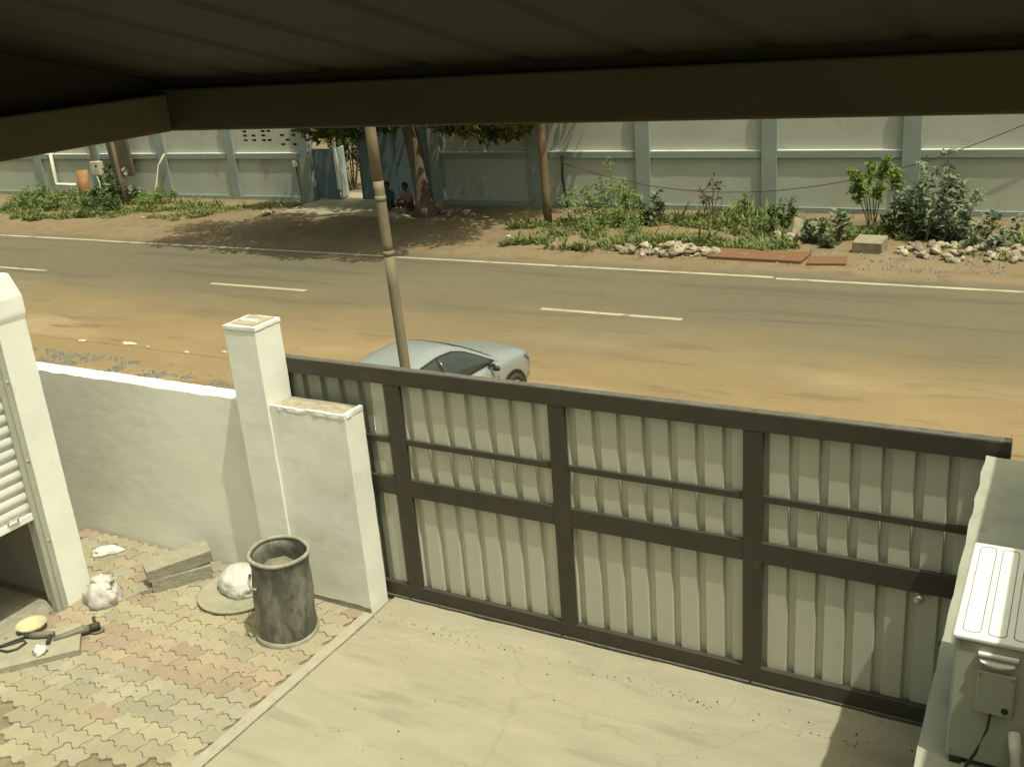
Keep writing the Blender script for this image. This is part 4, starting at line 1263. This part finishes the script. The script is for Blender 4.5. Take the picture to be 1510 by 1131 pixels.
    # doors: shut lines, handles
    for sg in (-1, 1):
        b = MB()
        for x in (.92, -.28, -1.15):
            pts = [(x - .03 * (q / 5), sg * (hw(x) * (1.0 if q < 4 else .985) + .002), .32 + q * .118) for q in range(6)]
            b.tube(pts, .005, 5)
        b.build('door_seam', m_blacktrim, t)
        for x in (-.12, -1.05):
            b = MB(); b.box(x - .09, x + .09, min(sg * hw(x), sg * (hw(x) + .025)), max(sg * hw(x), sg * (hw(x) + .025)), .80, .83); b.build('door_handle', m_paint, t, bevel=.006)
        # wing mirror
        o = blob('wing_mirror', m_blacktrim, (.075, .11, .13), t, amp=.05, sub=3, flat=.7); o.location = (.74, sg * .93, .90); o.scale = (.62, .62, .62)
        b = MB(); b.box(.70, .80, min(sg * .80, sg * .88), max(sg * .80, sg * .88), .96, .985); b.build('mirror_arm', m_blacktrim, t)
        # lamps
        b = MB(); vs = []
        for (x, yy, z) in ((1.78, .785, .79), (1.95, .73, .76), (2.09, .62, .70), (2.125, .55, .62), (2.05, .70, .62), (1.9, .79, .69)):
            vs.append((x + .012, sg * (yy + .025), z + .02))
        b.add(vs, [(0, 1, 2, 3, 4, 5) if sg > 0 else (5, 4, 3, 2, 1, 0)])
        o = b.build('headlight', m_lamp, t); s = o.modifiers.new('thick', 'SOLIDIFY'); s.thickness = .05
        b = MB(); b.box(-2.16, -2.02, min(sg * .5, sg * .74), max(sg * .5, sg * .74), .74, .90); b.build('tail_light', m_redlamp, t, bevel=.02)
    # wheels
    for x in (1.33, -1.30):
        for sg in (-1, 1):
            yy = sg * (hw(x) - .09)
            mt = Matrix.Translation((x, yy, .31)) @ Matrix.Rotation(R_(90) * (1 if sg < 0 else -1), 4, 'X')
            b = MB()
            b.lathe([(.0, .098), (.375, .098), (.385, .094)], 32, m=mt)
            b.build('wheel_arch', m_blacktrim, t)
            b = MB()
            b.lathe([(.20, .02), (.21, .115), (.25, .125), (.30, .118), (.315, .09), (.315, -.08)], 32, m=mt); wt = b.build('tyre', m_tyre, t, smooth=True)
            b = MB()
            b.lathe([(.21, .112), (.195, .118), (.19, .09), (.0, .075)], 32, m=mt)
            for k in range(5):
                a = 2 * math.pi * k / 5
                b.box(.02, .195, -.026, .026, .085, .112, mt @ Matrix.Rotation(a, 4, 'Z'))
            b.lathe([(.05, .09), (.05, .118), (0, .12)], 14, m=mt)
            b.build('rim', m_rim, wt)
    b = MB(); b.box(2.06, 2.165, -.45, .45, .52, .62); b.box(2.08, 2.16, -.6, .6, .26, .36); b.build('grille', m_blacktrim, t, bevel=.02)
    b = MB(); b.tube([(.99, -.5, 1.07), (.85, .05, 1.135)], .01, 6); b.tube([(.99, .1, 1.07), (.85, .55, 1.12)], .01, 6); b.build('wiper', m_blacktrim, t)
    b = MB(); b.box(2.16, 2.17, -.25, .25, .42, .50); b.build('number_plate', m_scrap, t)
CAR_LOC = (-7.16, 9.96, 0)
CAR_ROT = R_(87)
make_car()

# ================================================================== people sitting by the tree
def person(label, loc, rz, shirt, trousers, lean=0.0, sc=1.0):
    t = thing('person', label, 'person', loc, rz)
    t.scale = (sc, sc, sc)
    V = []; E = []; Rr = []
    def v(p, r):
        V.append(p); Rr.append(r); return len(V) - 1
    def chain(start, items):
        prev = start
        for p, r in items:
            i = v(p, r); E.append((prev, i)); prev = i
        return prev
    root = v((0, 0, .12), .13)
    chest = chain(root, [((.01, 0, .26), .125), ((.03 + lean * .4, 0, .43), .13)])
    neck = chain(chest, [((.05 + lean, 0, .555), .05), ((.06 + lean, 0, .60), .045)])
    mi = []
    for s in (-1, 1):
        sh = chain(chest, [((.03 + lean, .15 * s, .47), .06)])
        hand = chain(sh, [((.17 + lean, .20 * s, .30), .045), ((.36, .12 * s, .33), .032), ((.41, .08 * s, .33), .03)])
        for k in range(4):
            chain(hand, [((.445, (.055 + .012 * k) * s - .01 * s, .335 - .008 * k), .009), ((.465 - .004 * k, (.05 + .012 * k) * s - .01 * s, .31 - .008 * k), .008)])
        chain(hand, [((.415, .05 * s, .355), .010), ((.435, .035 * s, .35), .009)])
        hip = chain(root, [((.03, .09 * s, .10), .095)])
        ft = chain(hip, [((.36, .13 * s, .36), .062), ((.30, .12 * s, .10), .042), ((.30, .12 * s, .04), .036)])
        chain(ft, [((.40, .13 * s, .03), .030)])
    me = bpy.data.meshes.new('body')
    me.from_pydata(V, E, [])
    o = bpy.data.objects.new('body', me)
    COL.objects.link(o); o.parent = t
    sk = o.modifiers.new('skin', 'SKIN')
    if not me.skin_vertices: pass
    lay = me.skin_vertices[0].data
    for i, r_ in enumerate(Rr):
        lay[i].radius = (r_, r_); lay[i].use_root = (i == 0)
    sb_ = o.modifiers.new('sub', 'SUBSURF'); sb_.levels = 1; sb_.render_levels = 1
    me.materials.append(shirt)
    # head
    hd = bpy.data.meshes.new('head'); bm = bmesh.new()
    bmesh.ops.create_uvsphere(bm, u_segments=20, v_segments=14, radius=1)
    for q in bm.verts:
        x, y_, z = q.co
        fx = .095 * x + (.014 if x > .85 and abs(z) < .25 and abs(y_) < .3 else 0)
        q.co = (fx, .075 * y_ * (1 - .15 * max(0, -z)), .115 * z)
    bm.to_mesh(hd); bm.free(); hd.materials.append(m_skin)
    for p in hd.polygons: p.use_smooth = True
    h = bpy.data.objects.new('head', hd); COL.objects.link(h); h.parent = t; h.location = (.08 + lean, 0, .70); h.rotation_euler = (0, .15, 0)
    for s in (-1, 1):
        b = MB(); b.lathe([(0, .004), (.010, .003), (.012, 0)], 8, m=Matrix.Translation((.088, .03 * s, .01)) @ Matrix.Rotation(R_(90), 4, 'Y')); b.build('eye', m_hair, h)
        b = MB(); b.lathe([(0, .008), (.02, .004), (.022, 0)], 10, m=Matrix.Translation((0, .072 * s, -.005)) @ Matrix.Rotation(R_(90) * -s, 4, 'X')); b.build('ear', m_skin, h)
    b = MB(); b.box(.086, .094, -.022, .022, -.052, -.044); b.build('mouth', m_clothr, h)
    hr = MB(); vs = []
    for i in range(7):
        ph = R_(90 - 105 * i / 6)
        for k in range(16):
            a = 2 * math.pi * k / 16
            z = math.sin(ph)
            if math.cos(a) > .2: z = max(z, .38)
            c_ = math.sqrt(max(0, 1 - z * z))
            vs.append((.103 * c_ * math.cos(a) - .004, .083 * c_ * math.sin(a), .122 * z))
    hr.add(vs, [(i * 16 + k, i * 16 + (k + 1) % 16, (i + 1) * 16 + (k + 1) % 16, (i + 1) * 16 + k) for i in range(6) for k in range(16)])
    hr.build('hair', m_hair, h, smooth=True)
    # trousers: a sleeve over hips and legs
    V2 = []; E2 = []; R2 = []
    V, E, Rr = V2, E2, R2
    me2 = bpy.data.meshes.new('trousers')
    pts = [(0, 0, .13), (.01, 0, .20)]
    rs = [.14, .135]
    ed = [(0, 1)]
    for s in (-1, 1):
        k = len(pts)
        pts += [(.03, .09 * s, .105), (.36, .13 * s, .365), (.31, .12 * s, .14)]
        rs += [.103, .072, .053]
        ed += [(0, k), (k, k + 1), (k + 1, k + 2)]
    me2.from_pydata(pts, ed, [])
    o2 = bpy.data.objects.new('trousers', me2); COL.objects.link(o2); o2.parent = t
    o2.modifiers.new('skin', 'SKIN')
    lay = me2.skin_vertices[0].data
    for i, r_ in enumerate(rs):
        lay[i].radius = (r_, r_); lay[i].use_root = (i == 0)
    q = o2.modifiers.new('sub', 'SUBSURF'); q.levels = 1; q.render_levels = 1
    me2.materials.append(trousers)
    return t
person('person in dark clothes sitting on the ground by the far gate with knees drawn up', (-17.15, 23.35, .03), R_(-75), m_clothd, m_clothd, sc=.95)
person('person in brown clothes sitting hunched against the foot of the tree', (-16.3, 23.1, .03), R_(-100), m_clothb, m_clothr, lean=.04)
